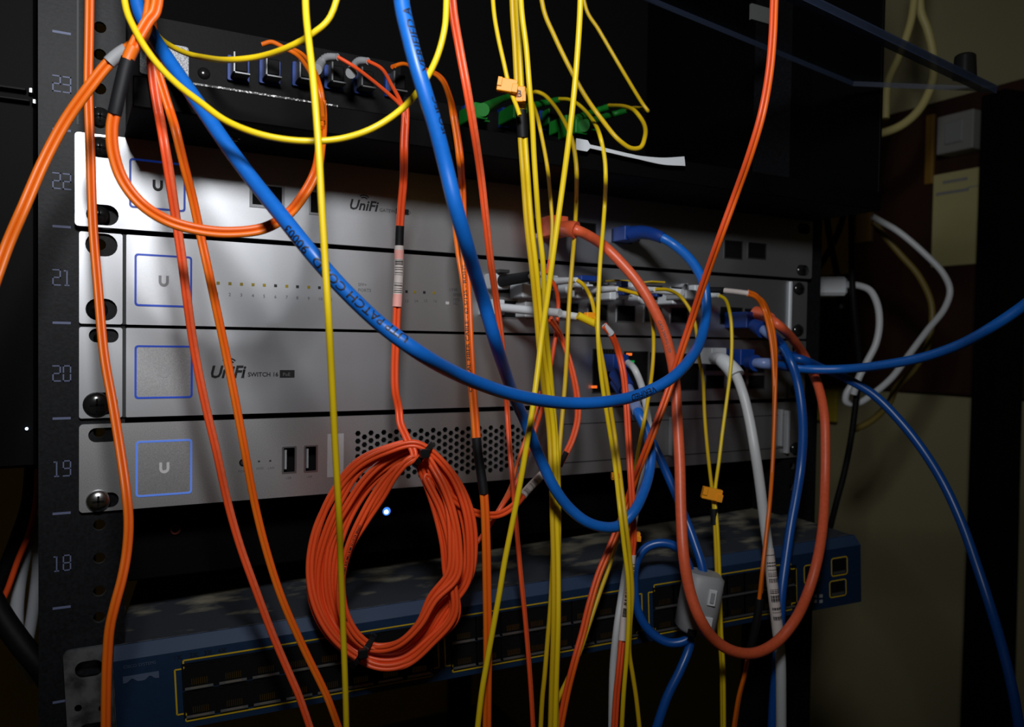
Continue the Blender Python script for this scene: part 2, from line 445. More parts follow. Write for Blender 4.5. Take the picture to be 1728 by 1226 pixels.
# grooves of the board
BX = WX-14
m_tin = mat('dark_tin', s2l((16, 12, 12)), rough=0.6)
def on_board(name, pxs, th, M, label, cat, extra=None, bev=1.0, xo=0):
    ps = [wp(px, py, BX) for px, py in pxs]; y0 = min(p.y for p in ps); y1 = max(p.y for p in ps); z0 = min(p.z for p in ps); z1 = max(p.z for p in ps)
    if extra is None:
        mb = MB(); mb.box((BX-th-xo, y0, z0), (BX-xo, y1, z1), M, min(bev, th*0.3)); o = mb.build(name); return tag(o, label, cat)
    root = thing(name, label, cat, (BX, (y0+y1)/2, z0)); mb = MB(); mb.box((BX-th, y0, z0), (BX, y1, z1), M, min(bev, th*0.3)); extra(root, mb, y0, y1, z0, z1); return root
m_paper = mat('cream_card', s2l((206, 198, 140)), rough=0.8)
def sign_x(root, mb, y0, y1, z0, z1):
    mb.build('card', root); t = MB()
    h = z1-z0; w_ = y1-y0
    t.box((BX-3.2, y0+w_*0.52, z0+h*0.885), (BX-2.9, y0+w_*0.86, z0+h*0.915), m_greyp)
    t.box((BX-3.2, y0+w_*0.50, z0+h*0.77), (BX-2.9, y0+w_*0.95, z0+h*0.80), m_greyp)
    t.box((BX-3.2, y0+w_*0.30, z0+h*0.80), (BX-2.9, y0+w_*0.52, z0+h*0.81), m_greyp)
    t.build('printed_lines', root)
on_board('notice_card', [(1577, 296), (1700, 441)], 2.8, m_paper, 'cream paper notice with faint grey lines on the brown board', 'notice', sign_x)
def jb(root, mb, y0, y1, z0, z1):
    mb.build('housing', root); t = MB(); t.box((BX-33, y0+12, z0+10), (BX-30, y1-12, z1-10), m_greyp, 1); t.build('cover', root)
on_board('junction_box', [(1606, 204), (1666, 254)], 30, mat('dim_grey_plastic', s2l((150, 150, 146)), rough=0.6), 'small grey junction box on the board above the notice', 'junction box', jb)
on_board('conduit_strip', [(1567, 196), (1577, 310)], 6, mat('brown_strip', s2l((150, 112, 40)), rough=0.6), 'thin ochre strip running up the board left of the notice', 'strip')
on_board('ochre_board', [(1378, 365), (1436, 462)], 4, mat('yellow_panel_paint', s2l((190, 160, 60)), rough=0.8), 'dull yellow board seen in the gap right of the rack', 'board')
on_board('wooden_block', [(1450, 360), (1474, 408)], 8, mat('pale_wood', s2l((120, 90, 40)), rough=0.7), 'small wooden block on the board beside the yellow panel', 'block')
on_board('mustard_board', [(1373, 655), (1414, 712)], 6, mat('mustard_paint', s2l((176, 158, 40)), rough=0.8), 'mustard yellow patch of board behind the salmon cable', 'board')
# rear post of the next rack, dark, in front of the right wall
pa, pb = un(1702, 350, D=900), un(1680, 1170, D=900)
mb = MB(); r0 = un(1688, 400, D=900); r1 = un(1662, 1250, D=900)
dv = (r1-r0)/( -r1.z+r0.z); top = un(1700, 150, D=905); bot = r1+dv*500
X3 = Vector((1, -0.2, 0)).normalized()
vs = []
for P_, w_ in ((top, 18), (bot, 26)):
    for sx, sy in ((0, 0), (2*w_, 0), (2*w_, 30), (0, 30)): vs.append(P_+X3*(sx-w_*0.2)+Vector((0.2, 1, 0))*sy)
mb.add(vs, [(0, 1, 5, 4), (1, 2, 6, 5), (2, 3, 7, 6), (3, 0, 4, 7), (0, 1, 2, 3), (4, 5, 6, 7)], m_black)
o = mb.build('steel_post'); tag(o, 'tall black steel post standing before the cream wall at far right', 'post')
# ------------------------------------------------------------------ rack
rack = thing('equipment_rack', 'black equipment rack with numbered unit marks on its left rail', 'rack', (0, 0, -700))
def rail(x0, x1, hx, side):
    mb = MB(); holes = []
    for k in range(-3, 7):
        for zz in (6.35, 22.2, 38.1):
            z = k*UU+zz
            if -140 < z < 290: holes.append(circ(hx, z, 2.7, 12))
    # visible flange with threaded holes, plus the channel behind it
    mb.plate([(x0, -150), (x1, -150), (x1, 300), (x0, 300)], holes, 2.3, 4.8, m_rail, m_steel)
    mb.box((x0, 2.3, -700), (x1, 4.8, -150), m_rail); mb.box((x0, 2.3, 300), (x1, 4.8, 700), m_rail)
    if side < 0: mb.box((x0, 4.8, -700), (x0+2, 60, 700), m_rail); mb.box((x1-2, 4.8, -700), (x1, 40, 700), m_rail); mb.box((x0, 2.25, 182), (x0+16.5, 2.32, 700), m_rail); mb.box((x0+15.5, 2.0, 182), (x0+16.3, 2.3, 700), m_gap)
    else: mb.box((x1-2, 4.8, -700), (x1, 60, 700), m_rail); mb.box((x0, 4.8, -700), (x0+2, 40, 700), m_rail)
    return mb.build('rail', rack)
rail(-16.5, 19.5, 8.6, -1); rail(463.5, 499.5, 474.0, 1)
SEG7 = {'0': 'abcdef', '1': 'bc', '2': 'abged', '3': 'abgcd', '8': 'abcdefg', '9': 'abcfgd'}
def seg_digit(mb, ch, x, z, w_, h, t=0.5, M=None):
    y0, y1 = 2.1, 2.29
    L = {'a': ((0, h), (w_, h)), 'b': ((w_, h/2), (w_, h)), 'c': ((w_, 0), (w_, h/2)), 'd': ((0, 0), (w_, 0)), 'e': ((0, 0), (0, h/2)), 'f': ((0, h/2), (0, h)), 'g': ((0, h/2), (w_, h/2))}
    if ch == '1':
        mb.box((x+w_*0.5-t/2, y0, z), (x+w_*0.5+t/2, y1, z+h), M); mb.box((x+w_*0.5-1.3, y0, z+h-t), (x+w_*0.5, y1, z+h), M); mb.box((x+w_*0.5-1, y0, z-t/2), (x+w_*0.5+1, y1, z+t/2), M); return
    for s_ in SEG7[ch]:
        (a0, b0), (a1, b1) = L[s_]; mb.box((x+min(a0, a1)-t/2, y0, z+min(b0, b1)-t/2), (x+max(a0, a1)+t/2, y1, z+max(b0, b1)+t/2), M)
mb = MB()
for k, n in ((-2, 17), (-1, 18), (0, 19), (1, 20), (2, 21), (3, 22), (4, 23), (5, 24)):
    s_ = str(n)
    if '7' in s_ or '4' in s_: continue
    mb = MB()
    for i, ch in enumerate(s_): seg_digit(mb, ch, -10.6+i*4.2, k*UU+18.2, 2.9, 7.0, 0.55, m_print)
    mb.build('unit_number', rack)
for k in range(-2, 7): mb = MB(); mb.box((-10.8, 2.1, k*UU+0.2), (-3.4, 2.29, k*UU+1.3), m_print); mb.build('unit_mark', rack)
# rack rear uprights and crossbars, dark
mb = MB(); mb.box((-16, 600, -700), (19, 604, 700), m_black); mb.build('rear_post', rack)
mb = MB(); mb.box((463, 600, -700), (499, 604, 700), m_black); mb.build('rear_post', rack)
mb = MB(); mb.box((-16, 60, -660), (-14, 600, -600), m_black); mb.build('side_bar', rack)
# black cover left of the rack
cv = thing('side_cabinet', 'black cabinet beside the rack with a tiny white light', 'cabinet', (-80, 60, -40))
p1 = un(0, 790, Y=40)
mb = MB(); mb.box((-190, 40, un(40, 715, Y=40).z-22), (-18.5, 330, 600), m_shelf, 1.5); mb.build('body', cv)
for (x0, y0, x1, y1) in ((-20, 143, 56, 153), (-20, 161, 62, 172)):
    a = un(x0, y0, Y=36); b = un(x1, y1, Y=36); mb = MB(); mb.box((a.x-30, 35, b.z), (b.x-3, 40, a.z), m_black, 0.3); mb.box((b.x-2, 35.2, b.z+0.4), (b.x, 40, a.z-0.4), m_steel, 0.5); mb.build('latch_bar', cv)
mb = MB(); mb.ball(un(45, 723, Y=38), 0.75, m_ledw); mb.build('status_light', cv)
# ------------------------------------------------------------------ devices
def screw(root, x, z, y, black=True, r=5.0):
    mb = MB(); M = m_screwb if black else m_chrome
    mb.dome((x, y, z), (0, -1, 0), r, 2.6, M, 24, 6); mb.cyl((x, y, z), (x, y+3, z), r, r*0.6, M)
    mb.box((x-r*0.5, y-2.85, z-0.45), (x+r*0.5, y-2.3, z+0.45), m_dark); mb.box((x-0.45, y-2.85, z-r*0.5), (x+0.45, y-2.3, z+r*0.5), m_dark)
    return mb.build('screw', root)
def slot(cx, cz, w_, h):
    return rrect(cx-w_/2, cz-h/2, cx+w_/2, cz+h/2, h/2-0.05, 5)
def logo_square(root, x0, z0, x1, z1, y, ringM, logoM, text=True, innerM=None):
    mb = MB(); t = 0.95
    mb.plate(rrect(x0, z0, x1, z1, 1.6), [rrect(x0+t, z0+t, x1-t, z1-t, 0.9)], y-0.25, y+0.1, ringM); mb.build('light_ring', root)
    mb = MB(); cx, cz = (x0+x1)/2, (z0+z1)/2
    mb.plate(rrect(x0+t, z0+t, x1-t, z1-t, 0.9), [], y-0.12, y+0.1, innerM or m_silver)
    if text:
        cx0, cz0 = cx, cz
        P = [(cx-2.7, cz+3), (cx-2.7, cz-0.4)]+[(cx+2.7*math.cos(a), cz-0.4-2.9*math.sin(a)) for a in [math.pi-i*math.pi/10 for i in range(1, 10)]]+[(cx+2.7, cz-0.4), (cx+2.7, cz+3), (cx+1.2, cz+3), (cx+1.2, cz-0.4)]
        P += [(cx+1.2*math.cos(a), cz-0.4-1.3*math.sin(a)) for a in [i*math.pi/8 for i in range(1, 8)]]+[(cx-1.2, cz-0.4), (cx-1.2, cz+3)]
        P = [(cx0+(x_-cx0)*0.85, cz0+(z_-cz0)*0.85) for x_, z_ in P]
        mb.plate(P, [], y-0.3, y-0.12, logoM)
    mb.build('touch_panel', root)
def port_box(root, px0, py0, px1, py1, name='port', frameM=m_steel, inner=m_dark, y=0, t=0.7, d=9, led=None, pins=False, xz=None):
    if xz: x0, z0, x1, z1 = xz
    else: x0, z1 = pl(px0, py0, y); x1, z0 = pl(px1, py1, y)
    if z1 < z0: z0, z1 = z1, z0
    mb = MB(); mb.plate([(x0, z0), (x1, z0), (x1, z1), (x0, z1)], [[(x0+t, z0+t), (x1-t, z0+t), (x1-t, z1-t), (x0+t, z1-t)]], y-0.5, y+0.4, frameM)
    mb.box((x0+t, y-0.05, z0+t), (x1-t, y+0.3, z1-t), inner)
    if pins:
        for i in range(6): q = x0+(x1-x0)*(0.25+0.5*i/5); mb.box((q-0.2, y-0.25, z1-t-2.4), (q+0.2, y-0.1, z1-t-0.3), m_gold)
    o = mb.build(name, root)
    if led:
        m2 = MB(); m2.box((x0+1, y-0.9, z1+0.3), (x0+3.6, y-0.4, z1+1.5), led); m2.build('port_light', root)
    return o
def chassis(root, k, M=m_black, depth_=240, x0=19.5, x1=463, y=2.2):
    mb = MB(); mb.box((x0, y, k*UU+0.8), (x1, depth_, (k+1)*UU-0.8), M); mb.build('chassis', root)
q = un(163, 197, Y=2)
screw(rack, 8.6, q.z, 1.5, True, 4.6)
# --- unit 22
d22 = thing('gateway_appliance', 'silver rack appliance in unit 22, half in shadow, with port window', 'network appliance', (0, 0, 3*UU))
y22 = -3.0
z0, z1 = 3*UU+1.2, 4*UU-0.3
HX = 8.4
mb = MB()
hl = [slot(9.6, 3*UU+7.0, 13.6, 9.6), slot(9.6, 3*UU+38.3, 13.0, 9.6), slot(474, 3*UU+7, 13, 8), slot(474, 3*UU+38, 13, 8)]
mb.plate(rrect(-1.8, z0, 483.5, z1, 1.6), hl, y22, y22+2.5, m_silver, m_gap); mb.build('faceplate', d22)
chassis(d22, 3)
for x, z, bl in ((8.2, 3*UU+7.0, 1), (8.4, 3*UU+38.3, 1), (474, 3*UU+7, 1)): screw(d22, x, z, -1.0, True, 4.6)
a = pl(218, 266, y22); b = pl(313, 358, y22); logo_square(d22, a[0], b[1], b[0], a[1], y22, m_bluering, m_ink)
port_box(d22, 421, 306, 480, 354, 'module_window', m_greyp, m_dark, y22, t=1.4)
port_box(d22, 521, 320, 541, 363, 'usb_port', m_greyp, m_dark, y22, t=1.0)
mb = MB(); x, z = pl(588, 352, y22); ptext(mb, 'UniFi', x, z, 7.6, m_ink, y22-0.15, bold=0.025, shear=0.25)
for i, rr in enumerate((2.0, 3.2)): mb.add([(x+8.6+rr*math.cos(q)+t*math.cos(q), y22-0.15, z+4.6+rr*math.sin(q)+t*math.sin(q)) for t in (0, 0.6) for q in [0.7+1.6*j/5 for j in range(6)]], [(j, j+1, 7+j, 6+j) for j in range(5)], m_ink)
xa, za = pl(640, 350, y22); ptext(mb, 'GATEWAY PRO', xa, za-2.2, 2.6, m_ink, y22-0.15)
xb, zb = pl(668, 361, y22); mb.box((xb, y22-0.15, zb), (xb+7.5, y22, zb+3.2), m_ink); mb.build('printed_lettering', d22)
for q in ((1032, 386, 1066, 412), (1222, 404, 1252, 438), (1262, 408, 1292, 438), (975, 374, 1005, 400), (900, 368, 934, 396)): port_box(d22, *q, name='ethernet_port', frameM=m_gap, y=y22, t=0.6)
mb = MB(); x, z = pl(1147, 413, y22); mb.box((x-1.5, y22-0.3, z-1), (x+1.5, y22, z+1), m_ledy); mb.build('port_light', d22)
# --- units 21 and 20
def eared(root, k, holes_l, dz=0.6, face_holes=(), faceM=m_silver):
    z0, z1 = k*UU+dz, (k+1)*UU-1.0
    mb = MB(); mb.plate(rrect(0, z0, 18.2, z1, 1.0), holes_l, 0, 2.2, m_silver, m_gap); mb.build('ear', root)
    mb = MB(); mb.plate(rrect(19.8, z0, 463.6, z1, 0.5), list(face_holes), 0, 2.2, faceM, m_dark); mb.build('faceplate', root)
    mb = MB(); mb.plate(rrect(464.6, z0, 482.6, z1, 1.0), [slot(474, k*UU+6.8, 12, 8), slot(474, k*UU+37.8, 12, 8)], 0, 2.2, m_silver, m_gap); mb.build('ear', root)
    mb = MB(); mb.box((18.2, 0.9, z0), (19.8, 2.2, z1), m_gap); mb.build('ear_joint', root)
d21 = thing('network_switch', 'silver network switch in unit 21 with a row of tiny amber port lights', 'network switch', (0, 0, 2*UU))
eared(d21, 2, [slot(9.3, 2*UU+7.4, 13.4, 10.4), slot(9.3, 2*UU+37.8, 13.6, 10.8)])
chassis(d21, 2)
for z in (2*UU+7.2,): screw(d21, 7.6, z, 2.6, True, 4.6)
screw(d21, 474, 2*UU+6.8, 0.5); screw(d21, 474, 2*UU+38, 0.5)
a = pl(227, 427); b = pl(324, 519); logo_square(d21, a[0], b[1], b[0], a[1], 0, m_bluering, m_logo)
lx = [368, 388, 407.5, 427, 446, 465, 484, 502, 521, 539, 556]
for i, x in enumerate(lx+[686, 700, 716, 732]):
    y = 477.5+(x-368)*0.045
    q = pl(x, y); mb = MB(); mb.box((q[0]-0.75, -0.15, q[1]-0.75), (q[0]+0.75, 0.1, q[1]+0.75), m_ledy if i % 2 == 0 or i in (1, 3, 14) else m_ink, 0.05); mb.build('indicator_light', d21)
mb = MB()
for i, x in enumerate(lx): q = pl(x, 495+(x-368)*0.05); ptext(mb, str(i+1), q[0]-0.7, q[1]-1, 2.4, m_greyink)
for i, x in enumerate((686, 702, 718, 734)): q = pl(x, 507); ptext(mb, str(13+i), q[0]-1.2, q[1]-1, 2.4, m_greyink)
for (x, y, t) in ((604, 481, 'SFP+'), (604, 490, 'PORTS'), (758, 489, 'LINK'), (764, 498, 'SPEED'), (764, 506, '10G'), (764, 513, '1G')): q = pl(x, y); ptext(mb, t, q[0], q[1]-0.5, 2.5, m_greyink)
q = pl(755, 511); mb.box((q[0]-1, -0.15, q[1]-0.8), (q[0]+1, 0.05, q[1]+0.8), m_logo2); mb.build('printed_lettering', d21)
mb = MB(); x, z1_ = pl(1332, 480); mb.box((462.4, -1.8, 2*UU+3), (465.2, 0, 3*UU-1.5), m_white, 0.5); mb.build('handle_strip', d21)
# optical cages: two rows
for i in range(7):
    xx0 = pl(835, 500)[0]+i*22.2
    for row, (za, zb2) in enumerate(((2*UU+23.5, 2*UU+34.5), (2*UU+9, 2*UU+20.5))):
        port_box(d21, 0, 0, 0, 0, name='optical_port', xz=(xx0, za, xx0+15.5, zb2), t=0.8, led=None)
for q in ((1215, 517, 1252, 548), (1256, 520, 1290, 552)): port_box(d21, *q, name='ethernet_port', frameM=m_gap, t=0.5)
d20 = thing('network_switch', 'silver network switch in unit 20, directly above the vented server', 'network switch', (0, 0, UU))
eared(d20, 1, [slot(9.8, UU+7.4, 13, 10.6), slot(10.3, UU+39.6, 12.6, 6.6)])
chassis(d20, 1)
screw(d20, 7.4, UU+7.0, -0.2, True, 6.0); screw(d20, 474, UU+6.8, 0.5)
a = pl(227, 582); b = pl(325, 671); logo_square(d20, a[0], b[1], b[0], a[1], 0, m_bluering, m_logof, True, m_dusty)
mb = MB(); x, z = pl(353, 637); ptext(mb, 'UniFi', x, z, 8.6, m_ink, sx=0.93, bold=0.03, shear=0.25)
for rr in (1.6, 2.9, 4.2): mb.add([(x+9.4+rr*math.cos(q)+t*math.cos(q), -0.15, z+5.2+rr*math.sin(q)+t*math.sin(q)) for t in (0, 0.7) for q in [0.8+1.5*j/5 for j in range(6)]], [(j, j+1, 7+j, 6+j) for j in range(5)], m_ink)
x, z = pl(411, 638); mb.box((x, -0.15, z), (x+0.35, 0, z+4.6), m_greyink)
x, z = pl(418, 635); ptext(mb, 'SWITCH 16', x, z, 3.1, m_ink, sx=0.98, bold=0.02)
x, z = pl(472, 637); x1_, z1_ = pl(497, 624); mb.box((x, -0.15, z), (x1_, 0, z1_), m_ink); ptext(mb, 'PoE', x+1.5, z+0.9, 2.5, m_logo, y=-0.25); mb.build('printed_lettering', d20)
port_box(d20, 1000, 588, 1046, 662, 'ethernet_port', m_gap, t=0.6, pins=True); port_box(d20, 1052, 592, 1092, 662, 'ethernet_port', m_gap, t=0.6)
port_box(d20, 1097, 594, 1136, 660, 'ethernet_port', m_gap, t=0.6); port_box(d20, 1140, 596, 1178, 658, 'ethernet_port', m_gap, t=0.6)
for q in ((1190, 598, 1222, 626), (1228, 600, 1258, 628), (1262, 602, 1290, 630), (1190, 632, 1222, 656), (1228, 632, 1258, 656), (1262, 632, 1290, 656)): port_box(d20, *q, name='optical_port', t=0.6)
for (x, y, M) in ((1003, 652.5, m_ledo), (1062, 597.5, m_ledo), (1066, 610, m_ledg)):
    q = pl(x, y, -1.5); mb = MB(); mb.box((q[0]-1.8, -2, q[1]-0.8), (q[0]+1.8, -0.6, q[1]+0.8), M); mb.build('port_light', d20)
# --- unit 19 server
d19 = thing('rack_server', 'dusty silver rack server in unit 19 with a honeycomb vent', 'server', (0, 0, 0))
xa, za = pl(600, 727); xb, zb = pl(888, 800)
holes = []; pc, pr, c = 3.72, 4.25, 0
x = pl(604, 745)[0]
zt = pl(604, 731)[1]
while x < xb+1:
    n = 7 if c % 2 == 0 else 6
    for r in range(n):
        z = zt-r*pr-(pr/2 if c % 2 else 0)
        holes.append(circ(x, z, 1.62, 6, 0.0))
    x += pc; c += 1
u0 = pl(478, 797); u1 = pl(498, 754); u2 = pl(515, 795); u3 = pl(534, 752)
z0, z1 = 0.6, UU-2.2
hl = [slot(10.3, 37.0, 13.0, 6.8), slot(10.6, 5.8, 12.4, 7.2)]
fp = rrect(0, z0, 482.6, z1, 1.8)
mb = MB(); mb.plate(fp, hl+[rrect(u0[0], u0[1], u1[0], u1[1], 0.3), rrect(u2[0], u2[1], u3[0], u3[1], 0.3), slot(474, 7, 12, 7)]+holes, 0, 1.6, m_dusty, m_gap); mb.build('faceplate', d19)
mb = MB(); mb.box((20, 9, 1), (463, 250, UU-2.6), m_dark); mb.box((20, 1.6, 1), (22, 9, UU-2.6), m_black); mb.box((461, 1.6, 1), (463, 9, UU-2.6), m_black); mb.box((20, 1.6, UU-3.6), (463, 9, UU-2.6), m_black); mb.box((20, 1.6, 0.9), (463, 9, 1.9), m_black); mb.build('chassis', d19)
screw(d19, 8.0, 5.8, -0.2, False, 5.3); screw(d19, 474, 7, -0.2, True, 5)
for q0, q1 in ((u0, u1), (u2, u3)):
    mb = MB(); mb.plate(rrect(q0[0]-0.8, q0[1]-0.6, q1[0]+0.8, q1[1]+0.6, 0.5), [rrect(q0[0]+0.2, q0[1]+0.2, q1[0]-0.2, q1[1]-0.2, 0.2)], -0.25, 0.1, m_steel)
    mb.box((q0[0]+0.9, 0.8, q0[1]+1.6), (q0[0]+1.9, 3.5, q1[1]-1.4), m_greyp); mb.build('usb_port', d19)
a = pl(229, 744); b = pl(324, 832); logo_square(d19, a[0], b[1], b[0], a[1], 0, m_bluering2, m_logo2, True, m_dusty)
q = pl(410, 780); mb = MB(); mb.cyl((q[0], -0.3, q[1]), (q[0], 0.5, q[1]), 1.9, 1.9, m_dark, 20); mb.cyl((q[0], -0.5, q[1]), (q[0], -0.3, q[1]), 1.2, 1.2, m_gap, 20); mb.build('power_button', d19)
mb = MB()
for x, y in ((437, 778), (456, 777)): q = pl(x, y); mb.box((q[0]-0.5, -0.15, q[1]-0.4), (q[0]+0.5, 0, q[1]+0.4), m_ink)
for x, y, t in ((402, 797, 'POWER'), (432, 792, 'HDD'), (452, 791, 'LAN'), (482, 808, 'USB'), (517, 806, 'USB')): q = pl(x, y); ptext(mb, t, q[0], q[1], 1.7, m_greyink)
mb.build('printed_lettering', d19)
a = pl(552, 805); b = pl(580, 731); mb = MB(); mb.box((a[0], -0.2, a[1]), (b[0], 0, b[1]), mat('pale_tape', (0.55, 0.55, 0.56), rough=0.5, metal=0.5)); mb.build('pull_tab', d19)
for (x0, y0, x1, y1) in ((1127, 703, 1134, 768), (1311, 690, 1316, 752), (1321, 692, 1327, 764)):
    a = pl(x0, y1); b = pl(x1, y0); mb = MB(); mb.box((a[0], -4, a[1]), (b[0], 0, b[1]), m_greyp, 0.4); mb.build('tray_handle', d19)
mb = MB()
a = pl(948, 779); mb.box((a[0], -0.12, 8.0), (462, 0.02, 8.7), m_gap); mb.box((a[0], -0.12, UU-12), (462, 0.02, UU-11.4), m_gap); mb.build('tray_seam', d19)
# --- unit 18: black recessed unit with blue light
bk = thing('media_player', 'black recessed rack unit under the server with a glowing blue light', 'rack unit', (20, 28, -44))
mb = MB(); mb.box((22, 30, -43), (462, 200, -1.5), m_shelf, 1); mb.build('chassis', bk)
q = un(652, 862, Y=29); mb = MB(); mb.cyl((q.x, 30, q.z), (q.x, 28.6, q.z), 2.8, 2.8, m_gap, 20); mb.build('light_bezel', bk)
mb = MB(); mb.dome((q.x, 28.7, q.z), (0, -1, 0), 2.5, 0.9, m_halo, 20, 5); mb.dome((q.x-0.4, 28.1, q.z-0.2), (0, -1, 0), 1.25, 0.9, m_ledc, 14, 4); mb.build('power_light', bk)
q = un(296, 893, Y=29); mb = MB(); mb.plate(circ(q.x, q.z, 2.6, 24), [circ(q.x, q.z, 1.7, 24)], 28.7, 30, mat('dull_red_ring', s2l((90, 30, 18)), rough=0.5)); mb.build('jack_ring', bk)
# ------------------------------------------------------------------ 48 port switch, hanging askew
Mc = Matrix(((ex.x, ey.x, ez.x), (ex.y, ey.y, ez.y), (ex.z, ey.z, ez.z)))
cs = thing('network_switch', 'dark blue 48 port switch with yellow outlines hanging askew at the bottom', 'network switch', P0, rot=Mc.to_euler())
def cl(px, py):
    d = fw+(px-864)/F_PX*R_-(py-613)/F_PX*U_; n = ey
    t = (P0-CAM).dot(n)/d.dot(n); v = CAM+d*t-P0; return v.dot(ex), v.dot(ez)
m_dusttop = mat('dusty_switch_top', (0.035, 0.04, 0.05), rough=0.6, spec=0.3, second=((0.24, 0.225, 0.165), 0.44, 0.60), nscale=60, bump=0.2, stretch=(0.55, 0.9, 1))
nt = m_dusttop.node_tree; rp = [n for n in nt.nodes if n.type == 'VALTORGB'][0]; nz = [n for n in nt.nodes if n.type == 'TEX_NOISE'][0]; tc = [n for n in nt.nodes if n.type == 'TEX_COORD'][0]
sp = nt.nodes.new('ShaderNodeSeparateXYZ'); mr = nt.nodes.new('ShaderNodeMapRange'); ad = nt.nodes.new('ShaderNodeMath')
nt.links.new(tc.outputs['Object'], sp.inputs[0]); nt.links.new(sp.outputs['Y'], mr.inputs['Value']); mr.inputs['From Min'].default_value = 0.02; mr.inputs['From Max'].default_value = 0.09; mr.inputs['To Min'].default_value = -0.16; mr.inputs['To Max'].default_value = 0.07
nt.links.new(nz.outputs['Fac'], ad.inputs[0]); nt.links.new(mr.outputs[0], ad.inputs[1]); nt.links.new(ad.outputs[0], rp.inputs['Fac'])
mb = MB(); mb.box((0.4, 6.5, -CH+0.5), (CW-0.4, 235, -0.3), m_dusttop, 0.4); mb.build('chassis', cs)
# front bezel with chamfer
mb = MB(); pf = [(0, -CH), (0, -5.5), (5.5, -0.0), (7, -0.0), (7, -CH)]
vs = [(x, y, z) for x in (0, CW) for y, z in pf]
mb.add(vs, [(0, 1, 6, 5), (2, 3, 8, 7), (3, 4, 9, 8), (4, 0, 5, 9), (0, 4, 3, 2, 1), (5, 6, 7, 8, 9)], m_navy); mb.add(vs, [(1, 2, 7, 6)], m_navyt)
mb.box((0, 6.6, -0.15), (CW, 7.4, 0.15), m_galv); mb.build('front_bezel', cs)
# ear
a = cl(113, 1080); EX = -20.5
mb = MB(); mb.plate(rrect(EX, -CH+1, -0.5, 3.5, 2.5), [slot(EX+10.5, -6.2, 12, 7.5), slot(EX+10.5, -CH+8, 12, 7.5), circ(EX+15, -26, 1.6, 12), circ(EX+5, -24, 1.6, 12)], -2.0, 0.4, m_galv, m_chrome); mb.box((-2.2, 0.4, -CH+1), (-0.2, 60, 2.5), m_galv); mb.build('ear', cs)
def yl(mb, pts, t=0.7, closed=False):
    P = pts+([pts[0]] if closed else [])
    for (x0, z0), (x1, z1) in zip(P, P[1:]):
        L = math.hypot(x1-x0, z1-z0)
        if L < 1e-6: continue
        nx, nz = -(z1-z0)/L*t/2, (x1-x0)/L*t/2
        mb.add([(x0+nx, -0.25, z0+nz), (x0-nx, -0.25, z0-nz), (x1-nx, -0.25, z1-nz), (x1+nx, -0.25, z1+nz)], [(0, 1, 2, 3)], m_yline)
proto = None
g0 = [cl(296, 1150)[0], cl(750, 1080)[0], cl(1094, 1010)[0]]; ge = [cl(739, 1080)[0], cl(1083, 1020)[0], cl(1343, 960)[0]]
for gi in range(3):
    x0, x1 = g0[gi], ge[gi]; n = 4.0; zt, zb = -10.2, -40.5
    mb = MB(); yl(mb, [(x0, zb+n), (x0+n, zb+n), (x0+n, zb), (x1-n, zb), (x1-n, zb+n), (x1, zb+n), (x1, zt-n), (x1-n, zt-n), (x1-n, zt), (x0+n, zt), (x0+n, zt-n), (x0, zt-n)], 0.75, True); mb.build('port_outline', cs)
    nn = 8; pw = (x1-x0-6)/nn
    for r in range(2):
        for i in range(nn):
            ox = x0+3+i*pw; oz = zt-1.6 if r == 0 else zt-15.6
            if proto is None:
                mb = MB(); W_, H_ = pw, 13.2
                mb.plate([(0, -H_), (W_, -H_), (W_, 0), (0, 0)], [[(0.9, -H_+1.4), (W_-0.9, -H_+1.4), (W_-0.9, -1.4), (W_*0.72, -1.4), (W_*0.72, -0.4), (W_*0.28, -0.4), (W_*0.28, -1.4), (0.9, -1.4)]], -0.2, 0.6, m_dark)
                mb.box((0.9, 0.1, -H_+1.4), (W_-0.9, 0.5, -0.4), m_dark)
                mb.add([(1.2, -1.3, -H_+0.5), (W_-1.6, -1.3, -H_+0.5), (W_-1.6, 0.1, -H_+1.3), (1.2, 0.1, -H_+1.3), (1.2, -1.3, -H_+0.1), (W_-1.6, -1.3, -H_+0.1), (W_-1.6, 0.1, -H_+0.9), (1.2, 0.1, -H_+0.9)], [(0, 1, 2, 3), (4, 5, 6, 7), (0, 1, 5, 4), (0, 3, 7, 4), (1, 2, 6, 5)], m_steel)
                for j in range(8): q = W_*(0.28+0.44*j/7); mb.box((q-0.18, -0.12, -H_+2), (q+0.18, 0.0, -H_+5.2), m_gold)
                proto = mb.build('ethernet_port', cs); pr_ = proto
            else: pr_ = proto.copy(); C.objects.link(pr_); pr_.parent = cs
            pr_.location = Vector((ox, -0.12, oz))*MM
# small uplink ports
for (x0, y0, x1, y1) in ((1403, 938, 1429, 972), (1400, 976, 1427, 1008), (1357, 950, 1382, 984)):
    a = cl(x0, y1); b = cl(x1, y0); mb = MB(); yl(mb, rrect(a[0], a[1], b[0], b[1], 1.4, 2), 0.8, True)
    mb.box((a[0]+1.2, -0.2, a[1]+1), (b[0]-1.2, 0.1, b[1]-1), m_dark); mb.box((a[0]+1.5, -0.4, a[1]+1), (b[0]-1.5, -0.1, a[1]+2.8), m_steel); mb.build('uplink_port', cs)
mb = MB()
for i in range(4): a = cl(1375+10*(i % 2), 1005+(i//2)*9); mb.box((a[0]-1.2, -0.4, a[1]-1), (a[0]+1.2, 0, a[1]+1), m_greyp)
mb.build('contact_block', cs)
mb = MB(); a = cl(208, 1153); b = cl(268, 1131)
fnc = lambda x, z: (x, -0.3, z)
m_cl = mat('dim_logo_print', s2l((70, 84, 108)), rough=0.6)
x = cl(208, 1127); ptext(mb, 'CISCO SYSTEMS', x[0], x[1]-0.2, 2.2, m_cl, y=-0.3, sx=0.92)
